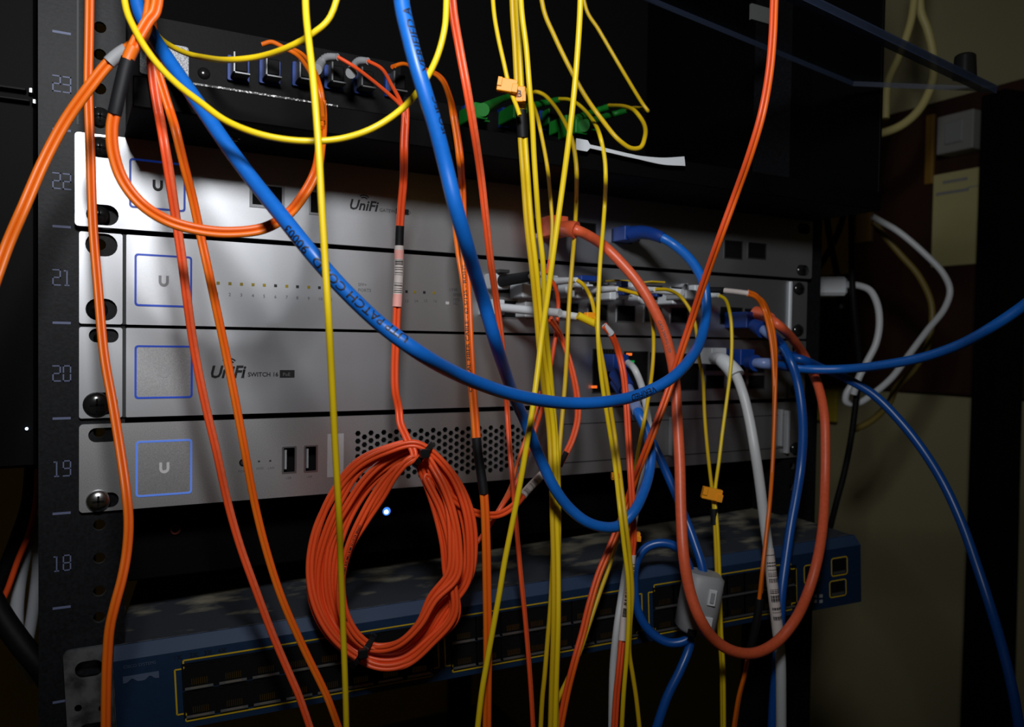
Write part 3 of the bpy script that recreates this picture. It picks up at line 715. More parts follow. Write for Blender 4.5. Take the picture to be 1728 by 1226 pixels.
W_ = b[0]-a[0]; H_ = abs(b[1]-a[1]); zz = min(a[1], b[1]); prof = []
for j in range(25):
    u = j/24; h = H_*(0.04+0.5*abs(math.sin(u*2*math.pi))**5); prof.append((a[0]+u*W_, h))
for (xq, h), (x2, h2) in zip(prof, prof[1:]): mb.add([(xq, -0.3, zz+h), (x2, -0.3, zz+h2), (x2, -0.3, zz+H_), (xq, -0.3, zz+H_)], [(0, 1, 2, 3)], m_cl)
x = cl(292, 1108); ptext(mb, '1X    2X   3X   4X', x[0], x[1]-1.5, 3.2, m_ink, y=-0.3)
mb.build('printed_lettering', cs)
# ------------------------------------------------------------------ fibre enclosure above (units 23 to 26)
en = thing('fibre_enclosure', 'open black fibre patch enclosure above the silver appliances', 'patch enclosure', (19, -60, 178))
m_lip = mat('chipped_lip_glints', (0.03, 0.03, 0.03), rough=0.4, second=((0.75, 0.75, 0.75), 0.52, 0.56), nscale=900)  # pale specks paint in both the chips and the light glittering on them
mb = MB(); mb.box((19, -60, 177.6), (482.6, 200, 179.5), m_shelf); mb.build('floor_panel', en)
mb = MB(); mb.box((19, -61, 177.6), (483, -59, 190.5), m_shelf, 0.5); mb.box((42, -61.05, 190.3), (104, -58.95, 191.1), m_lip); mb.build('front_lip', en)
mb = MB(); mb.box((481, -60, 178), (483.5, 200, 420), m_shelf, 0.4)
mb.box((483.4, -40, 196), (483.9, -30, 225), m_gap); mb.build('side_panel', en)
mb = MB(); mb.box((19, 40, 178), (21, 200, 420), m_shelf); mb.build('side_panel', en)
mb = MB(); mb.box((19, 198, 178), (483, 200, 420), m_dark); mb.build('back_panel', en)
mb = MB(); mb.box((19, -60, 418), (483, 200, 420), m_shelf); mb.build('top_panel', en)
mb = MB(); mb.plate([(20, 179), (166, 179), (166, 246), (20, 246)], [], 24, 25.5, m_black); mb.build('adapter_plate', en); mb = MB(); mb.plate([(168, 179), (340, 179), (340, 240), (168, 240)], [], 64, 65.5, m_black); mb.build('adapter_plate', en)
m_stick = mat('speckled_label', s2l((170, 172, 176)), rough=0.5, metal=0.3, second=(s2l((95, 97, 102)), 0.47, 0.53), nscale=2600)
a = un(318, 137, Y=23); b = un(236, 66, Y=23)
mb = MB(); mb.plate(rrect(b.x, a.z, a.x, b.z, 1.5), [], 22.4, 23.2, m_stick); mb.build('identification_label', en)
q = un(345, 122, Y=22); mb = MB(); mb.dome((q.x, 24, q.z), (0, -1, 0), 3.2, 1.8, m_screwb, 16, 4); mb.build('screw', en)
def adapter(px, py, Y, M, w_=11, h=13, connector=True, cM=m_steel):
    c = un(px, py, Y=Y); mb = MB()
    mb.plate(rrect(c.x-w_/2, c.z-h/2, c.x+w_/2, c.z+h/2, 0.8), [rrect(c.x-w_/2+1.6, c.z-h/2+1.6, c.x+w_/2-1.6, c.z+h/2-1.6, 0.4)], Y-1, Y+6, M); mb.build('fibre_adapter', en)
    if connector:
        mb = MB(); mb.box((c.x-w_/2+2.4, Y-10, c.z-h/2+2.4), (c.x+w_/2-2.4, Y+3, c.z+h/2-2.4), m_black, 0.5)
        x0, x1, z0, z1 = c.x-w_/2+1.2, c.x+w_/2-1.2, c.z-h/2+1, c.z+h/2-1
        mb.box((x0, Y-11, z0), (x0+1.1, Y-2, z1), cM, 0.2); mb.box((x0, Y-11, z0), (x1, Y-2, z0+1), cM, 0.2); mb.build('connector_shell', en)
for (px, py) in ((402, 117), (455, 122), (510, 127), (563, 132), (612, 140), (665, 146)): adapter(px, py, 22, m_bluebt)
for (px, py) in ((800, 196), (862, 200), (925, 205), (985, 212)): adapter(px, py, 60, m_bluebt, 15, 13, True, m_green)
mb = MB(); mb.box((462, -1, 180), (481, 1.5, 418), m_shelf); mb.build('mounting_ear', en)
# clear door of the enclosure, swung up
A, B, D_ = un(1440, 141, D=545), un(1683, 151, D=500), un(1050, -20, D=450)
E_ = un(1330, -20, D=405)
m_acr = mat('smoked_acrylic', s2l((24, 28, 34)), rough=0.2, alpha=0.25, spec=0.2)
m_acre = mat('acrylic_edge', s2l((48, 58, 78)), rough=0.35, alpha=0.7, spec=0.3)
n_ = (B-A).cross(D_-A).normalized()*1.6
dr = thing('acrylic_door', 'smoked clear door panel sticking out at the upper right', 'door panel', A)
mb = MB(); q = [A, B, E_, D_]; vs = [v-n_ for v in q]+[v+n_ for v in q]
mb.add(vs, [(0, 1, 2, 3), (4, 5, 6, 7)], m_acr); mb.add(vs, [(0, 1, 5, 4), (1, 2, 6, 5), (2, 3, 7, 6), (3, 0, 4, 7)], m_acre); mb.build('pane', dr)
mb = MB(); d2 = (E_-B).normalized(); 
side = (A-B).normalized()*9
vs = [B, E_, E_+side, B+side]; vs = [v-n_*1.4 for v in vs]+[v+n_*1.4 for v in vs]
mb.add(vs, [(0, 1, 2, 3), (4, 5, 6, 7), (0, 1, 5, 4), (1, 2, 6, 5), (2, 3, 7, 6), (3, 0, 4, 7)], m_acre); mb.build('edge_rail', dr)
c = un(1628, 118, D=505); mb = MB(); mb.cyl(c+Vector((0, 0, -5)), c+Vector((0, 0, 8)), 7, 6.2, m_screwb, 20); mb.dome(c+Vector((0, 0, 8)), (0, 0, 1), 6.2, 2.5, m_screwb); mb.build('latch_knob', dr)
c = un(1282, 24, D=520); mb = MB(); mb.box(c-Vector((8, 1, 5)), c+Vector((8, 1, 5)), mat('dim_label', s2l((110, 112, 112)), rough=0.6)); mb.build('label', dr)
# white strip hanging below the enclosure
mb = MB()
Q = path([(972, 243, 470), (1000, 248), (1030, 255), (1060, 262), (1090, 268), (1120, 272), (1155, 272, 470)], 6)
fr = frames(Q); L = len(Q)
def wd(t): return 4.6 if t < 0.12 else (1.5 if t < 0.6 else 1.5+(t-0.6)/0.4*2.6)
vs = []
for i, p in enumerate(Q):
    t_, a_, b_ = fr[i]; w2 = wd(i/(L-1))*0.65
    for sa, sb in ((-1, -1), (1, -1), (1, 1), (-1, 1)): vs.append(p+a_*sa*w2+b_*sb*0.35)
fs = [(i*4+k, i*4+(k+1) % 4, (i+1)*4+(k+1) % 4, (i+1)*4+k) for i in range(L-1) for k in range(4)]+[(0, 1, 2, 3), (L*4-1, L*4-2, L*4-3, L*4-4)]
mb.add(vs, fs, m_white); o = mb.build('tie_tag'); tag(o, 'narrow white plastic tie end jutting out below the enclosure', 'cable tie')
mb = MB(); q = un(370, 229, Y=-40); mb.box((q.x, -41, q.z-0.5), (q.x+9, -40, q.z+0.4), m_steel); mb.box((q.x+6, -41, q.z-1.6), (q.x+8, -40, q.z), m_steel); o = mb.build('metal_clip', en)

# ------------------------------------------------------------------ cables
TOP, BOT = -110, 1340
cab = simple_cable
# --- left group
cab('fibre_cable', 'orange duplex cable falling straight down over the left rail screws', [(152, TOP, 345), (151, 18), (150, 80), (149, 150), (152, 240), (157, 380, 348), (165, 480), (176, 600, 340), (190, 680), (203, 760), (213, 830), (217, 880, 325), (214, 930), (206, 975), (194, 1020), (185, 1060, 318), (181, 1110), (179, 1175), (178, BOT, 318)], 1.0, m_or3, 'duplex',
    roll=lambda t: 0.5-0.5*t, M2=m_or, text=[((m and 'OFNR 62.5/125', 172, 1.5, m_ink), dict(off=0.9))])
cab('fibre_cable', 'orange duplex cable sweeping out of the frame to the left with a grey tag', [(262, TOP, 322), (252, 20), (240, 62, 313), (222, 78), (200, 92), (182, 108), (150, 148), (110, 205, 310), (75, 270), (40, 350), (14, 410, 300), (-8, 470), (-40, 560, 290)], 1.18, m_or3, 'duplex', roll=0.2,
    extra=[e_sleeve((213, 82), (184, 107), 2.5, m_greyp, 'paper_tag', label='grey tag wrapped on cable')])
cab('fibre_cable', 'orange duplex loop with black sleeve circling over the upper logo', [(268, TOP, 305), (262, 18), (250, 35), (234, 62), (224, 82, 300), (214, 105), (205, 140), (196, 180, 298), (189, 215), (192, 260), (208, 305), (240, 345), (285, 373, 305), (340, 388), (390, 392, 312), (445, 385), (485, 362), (515, 325), (533, 290, 332), (541, 245), (544, 200), (542, 170, 365)], 1.16, m_or3, 'duplex', roll=0.1, M2=m_or,
    extra=[e_sleeve((217, 99), (194, 193), 2.55, m_sleeve, 'heat_shrink_sleeve', label='black heat shrink sleeve', flat=0.8, text=None),
           e_tail([(545, 200, 350), (540, 160), (522, 120), (500, 92, 400), (478, 80), (458, 71), (442, 75, 10)], 1.2, m_or3), e_tail([(543, 215, 350), (545, 180), (540, 145), (524, 108), (508, 90), (495, 83, 8)], 1.1, m_or3),
           e_boot((225, 78), (214, 100), 2.4, 2.3, m_or3, 'outer_wrap')])
cab('fibre_cable', 'red orange duplex cable, left of the pair crossing the upper left logos', [(250, TOP, 352), (250, 18), (253, 60), (256, 110, 346), (263, 165), (275, 230, 323), (286, 300), (297, 370), (306, 430, 335), (315, 500), (328, 590), (346, 680, 350), (365, 760), (385, 850), (405, 920, 365), (430, 990), (460, 1070), (490, 1140, 372), (505, 1175), (560, BOT, 378)], 0.98, m_or2, 'duplex', roll=lambda t: 0.2+0.7*t, M2=m_salmon)
cab('fibre_cable', 'amber orange duplex cable, right of the pair crossing the upper left logos', [(256, TOP, 356), (256, 18), (259, 60), (264, 110, 350), (278, 160), (295, 215, 326), (311, 280), (325, 335), (339, 400, 342), (350, 450), (365, 520), (382, 600), (398, 680, 355), (413, 760), (430, 850), (450, 930, 368), (476, 1010), (511, 1090), (545, 1160, 375), (556, 1185), (610, BOT, 378)], 0.98, m_or3, 'duplex', roll=lambda t: 0.2+0.7*t, M2=m_or)
cab('fibre_cable', 'red orange strand hanging nearest the clear edge inside the left pair', [(246, TOP, 350), (258, 18, 350), (262, 90, 360), (266, 150), (280, 225), (292, 300, 332), (302, 370), (308, 420, 345), (314, 470), (322, 540, 352), (336, 620), (350, 690, 358), (370, 772), (392, 862, 370), (412, 930), (436, 1000), (466, 1078, 376), (497, 1148), (566, BOT, 383)], 0.8, m_salmon)
# --- yellow simplex left
cab('fibre_cable', 'yellow cable sagging in a wide bow below the top shelf', [(200, TOP, 302), (213, 15), (225, 45), (245, 80), (270, 113, 298), (300, 143), (340, 174), (380, 203), (430, 224, 292), (480, 235), (530, 238), (580, 233), (630, 216, 298), (680, 182), (715, 140), (738, 95, 312), (750, 50), (753, 15), (753, TOP, 315)], 1.26, m_ye)
cab('fibre_cable', 'yellow cable in the small shallow bow at top left', [(225, TOP, 378), (240, 25), (258, 50, 374), (277, 70, 364), (305, 86), (345, 97), (390, 101, 312), (440, 95), (490, 78), (530, 55, 300), (558, 27), (590, TOP, 298)], 1.2, m_ye)
cab('fibre_cable', 'yellow cable hanging straight down left of the orange coil', [(514, TOP, 285), (516, 15), (520, 60), (528, 130), (537, 240, 276), (542, 330), (548, 430), (554, 530, 276), (560, 640), (566, 760, 295), (572, 870), (575, 950), (579, 1060, 325), (583, 1170), (587, BOT, 335)], 1.24, m_ye)
# --- big blue pair
cab('ethernet_cable', 'thick blue patch cable drawn in a deep bow across the appliances', [(218, TOP, 338), (234, 15), (257, 60, 334), (290, 110, 325), (335, 175), (385, 248, 312), (430, 308), (480, 370), (530, 432, 292), (580, 488), (640, 545), (700, 590, 300), (770, 630), (840, 658, 345), (900, 673), (960, 680, 375), (1020, 678), (1080, 665), (1130, 640, 408), (1165, 605), (1185, 565), (1192, 520, 465), (1188, 480), (1168, 442), (1140, 415), (1115, 400, 40), (1085, 392), (1062, 395, 16)], 2.9, m_blue,
    text=[(('UTP PATCH CORD  90003', (500, 380), 4.6, m_ink), dict(rev=True, ang=(0.55, -0.6), sx=1.15)), (('VERIFIED', (1060, 671), 4.6, m_ink), dict(ang=0.0, rev=True))],
    extra=[e_boot((1118, 402), (1066, 396), 3.5, 4.6, m_bluebt), e_box(1054, 396, 8, (12, 17, 9), m_bluebt, 'plug', label='blue network plug')])
cab('ethernet_cable', 'thick blue patch cable dropping from top centre then curling up to a port', [(668, TOP, 285), (679, 12), (690, 60), (703, 110, 280), (718, 160), (735, 215), (752, 280), (768, 345, 290), (785, 405), (800, 455), (817, 510), (834, 570, 335), (852, 625), (870, 675, 385), (886, 710, 402), (902, 750), (917, 785, 410), (935, 822), (960, 856), (990, 880, 418), (1020, 889), (1045, 886), (1068, 865, 430), (1086, 830), (1096, 795, 450), (1098, 760, 456), (1090, 725, 462), (1078, 698, 466), (1066, 672, 36), (1052, 645), (1042, 628, 20)], 2.85, m_blue,
    text=[(('VERIFIED A', (679, 16), 4.4, m_ink), dict(rev=True, ang=(-0.4, -0.9), sx=1.1)), (('ISO IEC', (722, 165), 4.0, m_ink), dict(rev=True, ang=-1.0))],
    extra=[e_boot((1076, 696), (1052, 645), 3.4, 4.2, m_clearbt, label='frosted strain relief'), e_boot((1056, 655), (1040, 622), 5.2, 6, m_bluebt, 'boot_hood'), e_box(1034, 612, 8, (12, 18, 11), m_bluebt, 'plug')])
# --- orange fibre to the coil
def coil_path():
    outer = [(705, 748), (650, 757), (600, 782), (560, 835), (533, 895), (521, 960), (528, 1020), (556, 1072), (600, 1108), (645, 1125), (685, 1120), (730, 1085), (770, 1040), (797, 985), (804, 925), (792, 855), (760, 795)]
    inner = [(697, 775), (670, 800), (645, 838), (618, 880), (595, 925), (583, 975), (586, 1030), (602, 1068), (625, 1088), (648, 1090), (675, 1080), (705, 1048), (725, 1005), (737, 955), (737, 915), (729, 860), (712, 805)]
    n = len(outer); P = [(673, 690, 405), (676, 715, 403), (686, 738, 400)]
    N = 8; order = [0.15, 0.62, 0.95, 0.35, 0.8, 0.05, 0.5, 1.0]
    for t in range(N):
        w0, w1 = order[t], order[(t+1) % N]
        for i in range(n):
            f = i/n; wv = w0*(1-f)+w1*f if i > n-5 else w0
            wv = min(1.0, max(0, wv+0.05*math.sin(3*f*6.28+t*1.7)))
            o_, q_ = outer[i], inner[i]
            tie = max(math.exp(-((i-16.6 if i > 8 else i+0.4)/1.2)**2), math.exp(-((i-8.2)/1.2)**2))
            D = 401+((t*5) % 8-3.5)*2.1*(1-0.4*tie)+1.5*math.sin(t*2.1+i)
            P.append((q_[0]*(1-wv)+o_[0]*wv, q_[1]*(1-wv)+o_[1]*wv, D))
    return P
cp = coil_path()
def coil_ties(root, P):
    for (a, b, D, r) in (((703, 783), (727, 752), 402, 2.0), ((598, 1118), (628, 1076), 401, 2.0)):
        A_, B_ = un(*a, D=D), un(*b, D=D); mid = (A_+B_)/2; ax = (B_-A_)/2; ln = ax.length; d1 = ax.normalized(); d2 = fw
        mb = MB(); ring = []
        n = 28; td = d1.cross(d2).normalized()
        for i in range(n+1):
            q = 2*math.pi*i/n; ring.append(mid+d1*math.cos(q)*(ln+0.9)+d2*math.sin(q)*10.0)
        vs = []
        for i, p in enumerate(ring):
            o_ = (p-mid).normalized()
            for s_, h in ((-1.3, 0), (1.3, 0), (1.3, 0.9), (-1.3, 0.9)): vs.append(p+td*s_+o_*h)
        mb.add(vs, [(i*4+k, i*4+(k+1) % 4, (i+1)*4+(k+1) % 4, (i+1)*4+k) for i in range(n) for k in range(4)], m_tie)
        hc = mid-d2*11.5+d1*ln*0.45; mb.box((-2.2, -1.6, -2.2), (2.2, 1.6, 2.2), m_tie, 0.4)
        for j in range(len(mb.v)-24, len(mb.v)): mb.v[j] = mb.v[j]+hc
        mb.build('cable_tie', root)
cab('fibre_cable', 'orange duplex cable wound into a big tied coil below the server vent', [(683, 178, 395), (684, 195), (682, 240, 392), (681, 300), (677, 350), (674, 400, 400), (673, 460), (670, 517), (668, 570), (666, 620), (667, 660, 403)]+cp+[(770, 845, 405), (800, 864, 410), (840, 868), (868, 852, 425), (890, 826), (915, 800, 440)], 1.06, m_or2, 'duplex', roll=0.15,
    text=[((('OFNR 62.5/125 MULTIMODE FIBER ')*2, 225, 1.7, m_ink), dict(off=-1.0)), ((('MULTIMODE 50/125 OFNR ')*2, 690, 1.7, m_ink), dict(off=0.9)), ((('OFNR 62.5/125 OPTICAL FIBER ')*2, 1250, 1.7, m_ink), dict(off=0.9))],
    extra=[e_sleeve((675, 378), (673, 415), 2.15, m_sleeve, 'heat_shrink_sleeve', label='black sleeve above barcode label'),
           e_sleeve((673, 415), (669, 515), 2.35, m_label, 'barcode_label', label='white wrap label with printed barcode', bars=(14, 46)),
           e_sleeve((673, 419), (672, 433), 2.42, m_pink, 'label_end', label='pink end of label'), e_sleeve((670, 498), (669, 514), 2.42, m_pink, 'label_end', label='pink end of label'),
           e_tail([(686, 210, 392), (681, 185), (655, 158, 425), (625, 133), (597, 112), (570, 96, 6)], 1.05, m_or2),
           e_tail([(684, 200, 392), (676, 172, 405), (660, 142), (643, 115), (621, 103, 6)], 1.05, m_or2),
           e_boot((570, 96), (560, 94), 1.5, 1.9, m_greyp, 'boot_collar'), e_sleeve((884, 835), (915, 800), 2.3, m_label, 'wrap_label', bars=(6, 50)), coil_ties])
def ribbed(px0, py0, px1, py1, Y0, Y1, lbl):
    def f(root, P):
        Q = path([(px1, py1, Y1), ((px0+px1)/2-3, (py0+py1)/2-9, (Y0+Y1)/2), (px0, py0, Y0)]); Q = resample(Q, 40); mb = MB()
        tube(mb, Q, lambda t: (1.9+1.3*t)*(1-0.16*(int(t*39) % 2)), m_greyp, n=12); o = mb.build('strain_relief_boot', root); o['label'] = lbl
    return f
# boots for the two patch tails belong to the coil cable
coil_root = ROOTS[-1]
ribbed(534, 118, 570, 96, -8, 6, 'ribbed grey boot of left connector')(coil_root, None)
ribbed(592, 124, 621, 103, -8, 6, 'ribbed grey boot of right connector')(coil_root, None)
# --- printed duplex
cab('fibre_cable', 'orange duplex with printed lettering and a long black sleeve beside the coil', [(664, 112, 6), (680, 108), (697, 114, 450), (727, 121), (745, 133), (759, 165, 440), (768, 210), (776, 265), (780, 320, 420), (781, 380), (785, 440, 405), (789, 500), (792, 570), (796, 640, 398), (801, 700), (806, 760, 394), (812, 800), (817, 838), (820, 900, 392), (822, 1000), (823, 1090), (822, 1180), (821, BOT, 392)], 1.15, m_or3, 'duplex', roll=lambda t: 1.2-1.2*min(1, t*2.0), M2=m_or,
    text=[(('OPTICAL FIBER CABLE - 62.5/125 - ROHS', (785, 445), 2.5, m_ink), dict(rev=True, sx=1.45, off=1.07))],
    extra=[e_sleeve((807, 737), (816, 835), 2.35, m_sleeve, 'heat_shrink_sleeve', label='black heat shrink sleeve'), e_tail([(780, 325, 425), (770, 352), (767, 378), (771, 420, 410), (779, 470), (786, 520, 403), (790, 560)], 1.05, m_or3)])
cab('fibre_cable', 'bright orange duplex cable falling from top centre past the printed blue cable', [(755, TOP, 345), (764, 15), (775, 80), (788, 150, 355), (800, 220), (812, 300), (820, 370, 385), (828, 440), (838, 510), (846, 570, 420), (852, 625), (856, 690, 440), (859, 740), (864, 800, 428), (870, 870), (877, 950, 425), (886, 1040), (892, 1110), (897, 1180), (905, BOT, 420)], 1.1, m_or2, 'duplex', roll=lambda t: 0.1+1.1*min(1, t*1.4), M2=m_salmon)
# --- yellow bundle centre
def e_clip(px, py, D, w_, h, name='cable_clip', letter=None, rot=0.0, M=None, label=None):
    def f(root, P):
        c = un(px, py, D=D); k = D/F_PX; W2, H2 = w_*k/2, h*k/2; mb = MB(); d2 = 2.0
        mb.box((-W2, -d2, -H2), (W2, d2, H2), M or m_clip, 0.35)
        mb.box((-W2*1.0, -d2-0.8, -H2*0.35), (-W2*0.55, -d2+0.3, H2), M or m_clip, 0.2); mb.box((W2*0.5, -d2-0.8, -H2), (W2*1.08, -d2+0.3, H2*0.3), M or m_clip, 0.2)
        if letter: ptext(mb, letter, -1.5, -1.6, 4.6, m_ink, y=-d2-0.9)
        R = Matrix.Rotation(-YAW, 3, 'Z') @ Matrix.Rotation(rot, 3, 'Y'); mb.v = [c+R@v for v in mb.v]
        o = mb.build(name, root)
        if label: o['label'] = label
    return f
cab('fibre_cable', 'thin yellow cable entering the amber clip from the upper left', [(828, TOP, 400), (833, 15), (840, 60), (850, 105), (858, 140), (866, 165, 400), (872, 180), (877, 195, 398)], 1.15, m_ye, text=[(('OPTICAL FIBER', 12, 1.5, m_ink), dict())], extra=[e_clip(856, 145, 398, 34, 22, rot=0.15, label='amber clip on the yellow cable')])
cab('fibre_cable', 'flat yellow double cable below the black sleeve, passing behind the blue bow', [(866, TOP, 400), (869, 15), (873, 80), (876, 140), (879, 180, 408), (882, 232), (887, 300), (893, 380, 415), (901, 450), (908, 520), (915, 600, 430), (922, 660), (930, 720, 438), (934, 800), (936, 880, 432), (938, 950), (938, 1050, 425), (934, 1180), (930, BOT, 420)], 1.42, m_ye2, 'duplex', roll=0.1, M2=m_ye,
    extra=[e_sleeve((877, 184), (882, 232), 2.8, m_sleeve, 'heat_shrink_sleeve', label='black sleeve on yellow cable'), e_clip(877, 160, 402, 20, 26, letter='B', label='amber marker clip lettered B')])
cab('fibre_cable', 'yellow cable joining the yellow centre bundle from the right', [(876, TOP, 385), (880, 15), (888, 80), (893, 140, 388), (898, 200), (901, 260, 395), (905, 320), (910, 385), (916, 440, 408), (919, 500), (922, 560, 425), (928, 620), (935, 700, 440), (941, 780), (943, 860, 434), (942, 950), (940, 1050, 428), (939, 1180), (939, BOT, 425)], 1.4, m_ye)
cab('fibre_cable', 'yellow cable crossing in front of the blue bow from top right to lower left', [(981, TOP, 372), (979, 15), (974, 95), (968, 165, 378), (960, 235), (950, 310), (941, 375, 385), (932, 440), (924, 500), (915, 560, 390), (908, 620), (900, 680), (892, 730, 384), (884, 780), (874, 835), (863, 890, 386), (852, 945), (842, 1005), (832, 1060, 385), (822, 1115), (812, 1175), (795, BOT, 380)], 1.42, m_ye)
cab('fibre_cable', 'thin yellow strand curving from the leftmost green boot', [(894, 160, -30), (905, 155, -20), (918, 160), (935, 178, 500), (952, 205), (965, 235, 480), (972, 275), (973, 320, 470), (970, 390), (965, 450, 455), (960, 520), (957, 590), (954, 640, 450), (949, 700), (944, 760), (940, 830, 440), (939, 900, 438)], 1.25, m_ye2)
cab('fibre_cable', 'thin yellow strand running down behind the centre bundle to a red tip', [(888, 150, 470), (897, 170), (906, 195), (915, 235, 455), (924, 285), (929, 335), (932, 380, 450), (929, 430), (925, 462, 445)], 1.1, m_ye2, extra=[e_boot((929, 440), (925, 463), 1.2, 1.5, m_or2, 'red_tip')])
cab('fibre_cable', 'yellow strand arching from the second green boot and falling at centre right', [(944, 167, -25), (960, 168), (978, 178, 500), (995, 196), (1010, 222, 480), (1020, 265), (1022, 310, 465), (1018, 380), (1013, 440, 445), (1010, 500), (1009, 560, 435), (1012, 610), (1018, 660), (1026, 710), (1034, 760, 440), (1040, 805), (1046, 860, 420), (1053, 920), (1060, 980, 418), (1061, 1040), (1058, 1100), (1052, 1175, 416), (1044, BOT, 420)], 1.22, m_ye)
cab('fibre_cable', 'yellow strand from a white boot in unit 21 merging beside the long yellow fall', [(973, 472, 42), (984, 480), (996, 500, 460), (1004, 530), (1010, 572, 440), (1021, 630), (1029, 680), (1037, 730, 444), (1044, 780), (1050, 830), (1056, 880, 424), (1063, 940), (1067, 1000, 424), (1063, 1060), (1062, 1100), (1068, 1140, 425), (1074, 1180), (1090, BOT, 420)], 1.2, m_ye2,
    extra=[e_clip(1038, 803, 435, 13, 12, 'wrap_mark', M=mat('amber_tape', s2l((210, 130, 10)), rough=0.5))])
cab('fibre_cable', 'yellow cable looping tightly back to the third green boot', [(905, TOP, 430), (917, 15), (935, 60), (960, 112), (988, 163, 440), (1018, 205), (1043, 235), (1065, 250), (1080, 249, 455), (1088, 232), (1087, 210), (1074, 190, 480), (1055, 180), (1028, 178, -20)], 1.32, m_ye2)
cab('fibre_cable', 'yellow cable bent sharply at the upper right green boot', [(975, TOP, 470), (989, 15), (1010, 50), (1045, 110, 480), (1070, 152), (1085, 176), (1093, 187, 490), (1085, 184), (1070, 182), (1057, 184, -20)], 1.15, m_ye2)
# green boots and connectors on the rear row
def green_conn(name_lbl, a, b, Ya, Yb):
    root = thing('fibre_connector', name_lbl, 'connector', un(*a, Y=Ya)); Q = resample(path([(a[0], a[1], -Ya), ((a[0]+b[0])/2, (a[1]+b[1])/2-2, -(Ya+Yb)/2), (b[0], b[1], -Yb)]), 26); mb = MB()
    tube(mb, Q, lambda t: (3.6-1.5*t)*(1-0.12*(int(t*25) % 2)), m_green, n=12); mb.build('strain_relief_boot', root)
    p = Q[0]; mb = MB(); mb.box(p-Vector((4.2, -2, 4.2)), p+Vector((4.2, 22, 4.2)), m_green, 0.5); mb.build('plug_body', root)
green_conn('green plug, leftmost of the four behind the yellow bundle', (815, 185), (866, 160), 52, 25)
green_conn('green plug just right of the yellow bundle', (880, 187), (944, 168), 52, 25)
green_conn('green plug under the tight yellow loop', (968, 205), (1030, 179), 52, 20)
green_conn('lowest green plug, reaching furthest right', (985, 212), (1058, 186), 52, 20)
# --- transceiver connectors on unit 21
def lc(tip, Yt, col_b, r0=1.5, r1=2.7, ln=13, body=m_white, w_=12):
    """connector whose boot ends at pixel tip at distance Yt in front of the plane"""
    def f(root, P):
        T = un(tip[0], tip[1], Y=-Yt); mb = MB(); q = Vector((T.x, -ln, T.z+0.6))
        tube(mb, [q, q.lerp(T, 0.35), q.lerp(T, 0.7), T], lambda t: r1*(1-t)+r0*t, col_b, n=12); mb.build('strain_relief_boot', root)
        mb = MB(); mb.box((T.x-w_/2, -ln, T.z-4.2), (T.x+w_/2, 1, T.z+4.6), body, 0.6); mb.box((T.x-w_/2-0.6, -7, T.z-5), (T.x-w_/2, 0.5, T.z+6), m_steel); mb.build('plug_body', root)
    return f
def addp(f): f(ROOTS[-1], None)
# yellow strands out of white boots
for r_ in ROOTS:
    if r_['label'].startswith('yellow strand from a white boot'): pass
yb = cab('fibre_cable', 'yellow strand leaving the middle white boot and slipping behind the salmon cable', [(1042, 487, 46), (1062, 492), (1082, 499, 470), (1094, 515), (1101, 545, 480), (1103, 580, 472), (1101, 620), (1095, 665), (1087, 710, 447), (1079, 750, 454), (1072, 790, 468), (1066, 830, 472)], 1.12, m_ye2, extra=[lc((1042, 487), 46, m_white)])
cab('fibre_cable', 'yellow strand arching over the dark ports left of the orange diagonal', [(1105, 488, 46), (1128, 489), (1148, 500, 490), (1163, 520), (1172, 543), (1176, 566, 490), (1179, 600), (1186, 640, 490), (1189, 700), (1194, 760), (1201, 822, 486), (1204, 850, 484), (1206, 884), (1209, 960, 478), (1213, 1060, 476), (1217, 1120), (1218, 1180), (1219, BOT, 476)], 1.1, m_ye2,
    extra=[lc((1105, 488), 46, m_white), e_sleeve((1205, 857), (1206, 883), 2.3, m_sleeve, 'heat_shrink_sleeve'), e_clip(1201, 833, 480, 33, 20, rot=0.2, label='amber clip holding two yellow strands')])
cab('fibre_cable', 'yellow strand bowing right beside the white cable into the amber clip', [(1213, 498, 46), (1224, 505), (1232, 530, 505), (1235, 570), (1233, 620, 500), (1227, 670), (1219, 730), (1213, 780), (1207, 825, 486), (1207, 850), (1210, 884, 481), (1214, 960, 478), (1217, 1060, 474), (1221, 1130), (1222, BOT, 474)], 1.1, m_ye, extra=[lc((1213, 498), 46, m_white, w_=10)])
def pairroot(lbl, org): return thing('fibre_connector', lbl, 'connector', org)
c1 = pairroot('white connector and boot left of the yellow bundle in unit 21', un(900, 500, Y=0)); lc((973, 472), 42, m_white)(c1, None)
mb = MB(); T = un(988, 470, Y=-30); mb.box(T-Vector((5.5, 4, 1.6)), T+Vector((5.5, 4, 1.6)), m_bluebt, 0.5); mb.build('latch', c1)
for (x, y) in ((1050, 479), (1053, 493), (1108, 496)):
    mb = MB(); T = un(x, y, Y=-22); mb.box(T-Vector((2.6, 3, 1.8)), T+Vector((2.6, 3, 1.8)), m_bluebt, 0.4); mb.build('latch', c1)
for (x, y, w_) in ((1043, 474, 22), (1103, 476, 20)):
    mb = MB(); T = un(x, y, Y=-14); mb.box(T-Vector((w_*0.28, 5, 0.5)), T+Vector((w_*0.28, 5, 0.5)), m_ye2, 0.2); o = mb.build('caution_tab', c1)
def white_rod(name_lbl, a, b, Ya, Yb, r, M=m_white, r2=None):
    root = thing('fibre_connector', name_lbl, 'connector', un(*a, Y=-Ya)); mb = MB(); Q = resample([un(*a, Y=-Ya), un(*b, Y=-Yb)], 8); tube(mb, Q, lambda t: r*(1-t)+(r2 or r)*t, M, n=12); mb.build('strain_relief_boot', root)
    p = Q[0]; mb = MB(); mb.box((p.x-5.5, p.y, p.z-4.5), (p.x+5.5, 0.5, p.z+4.5), m_white, 0.5); mb.build('plug_body', root); return root
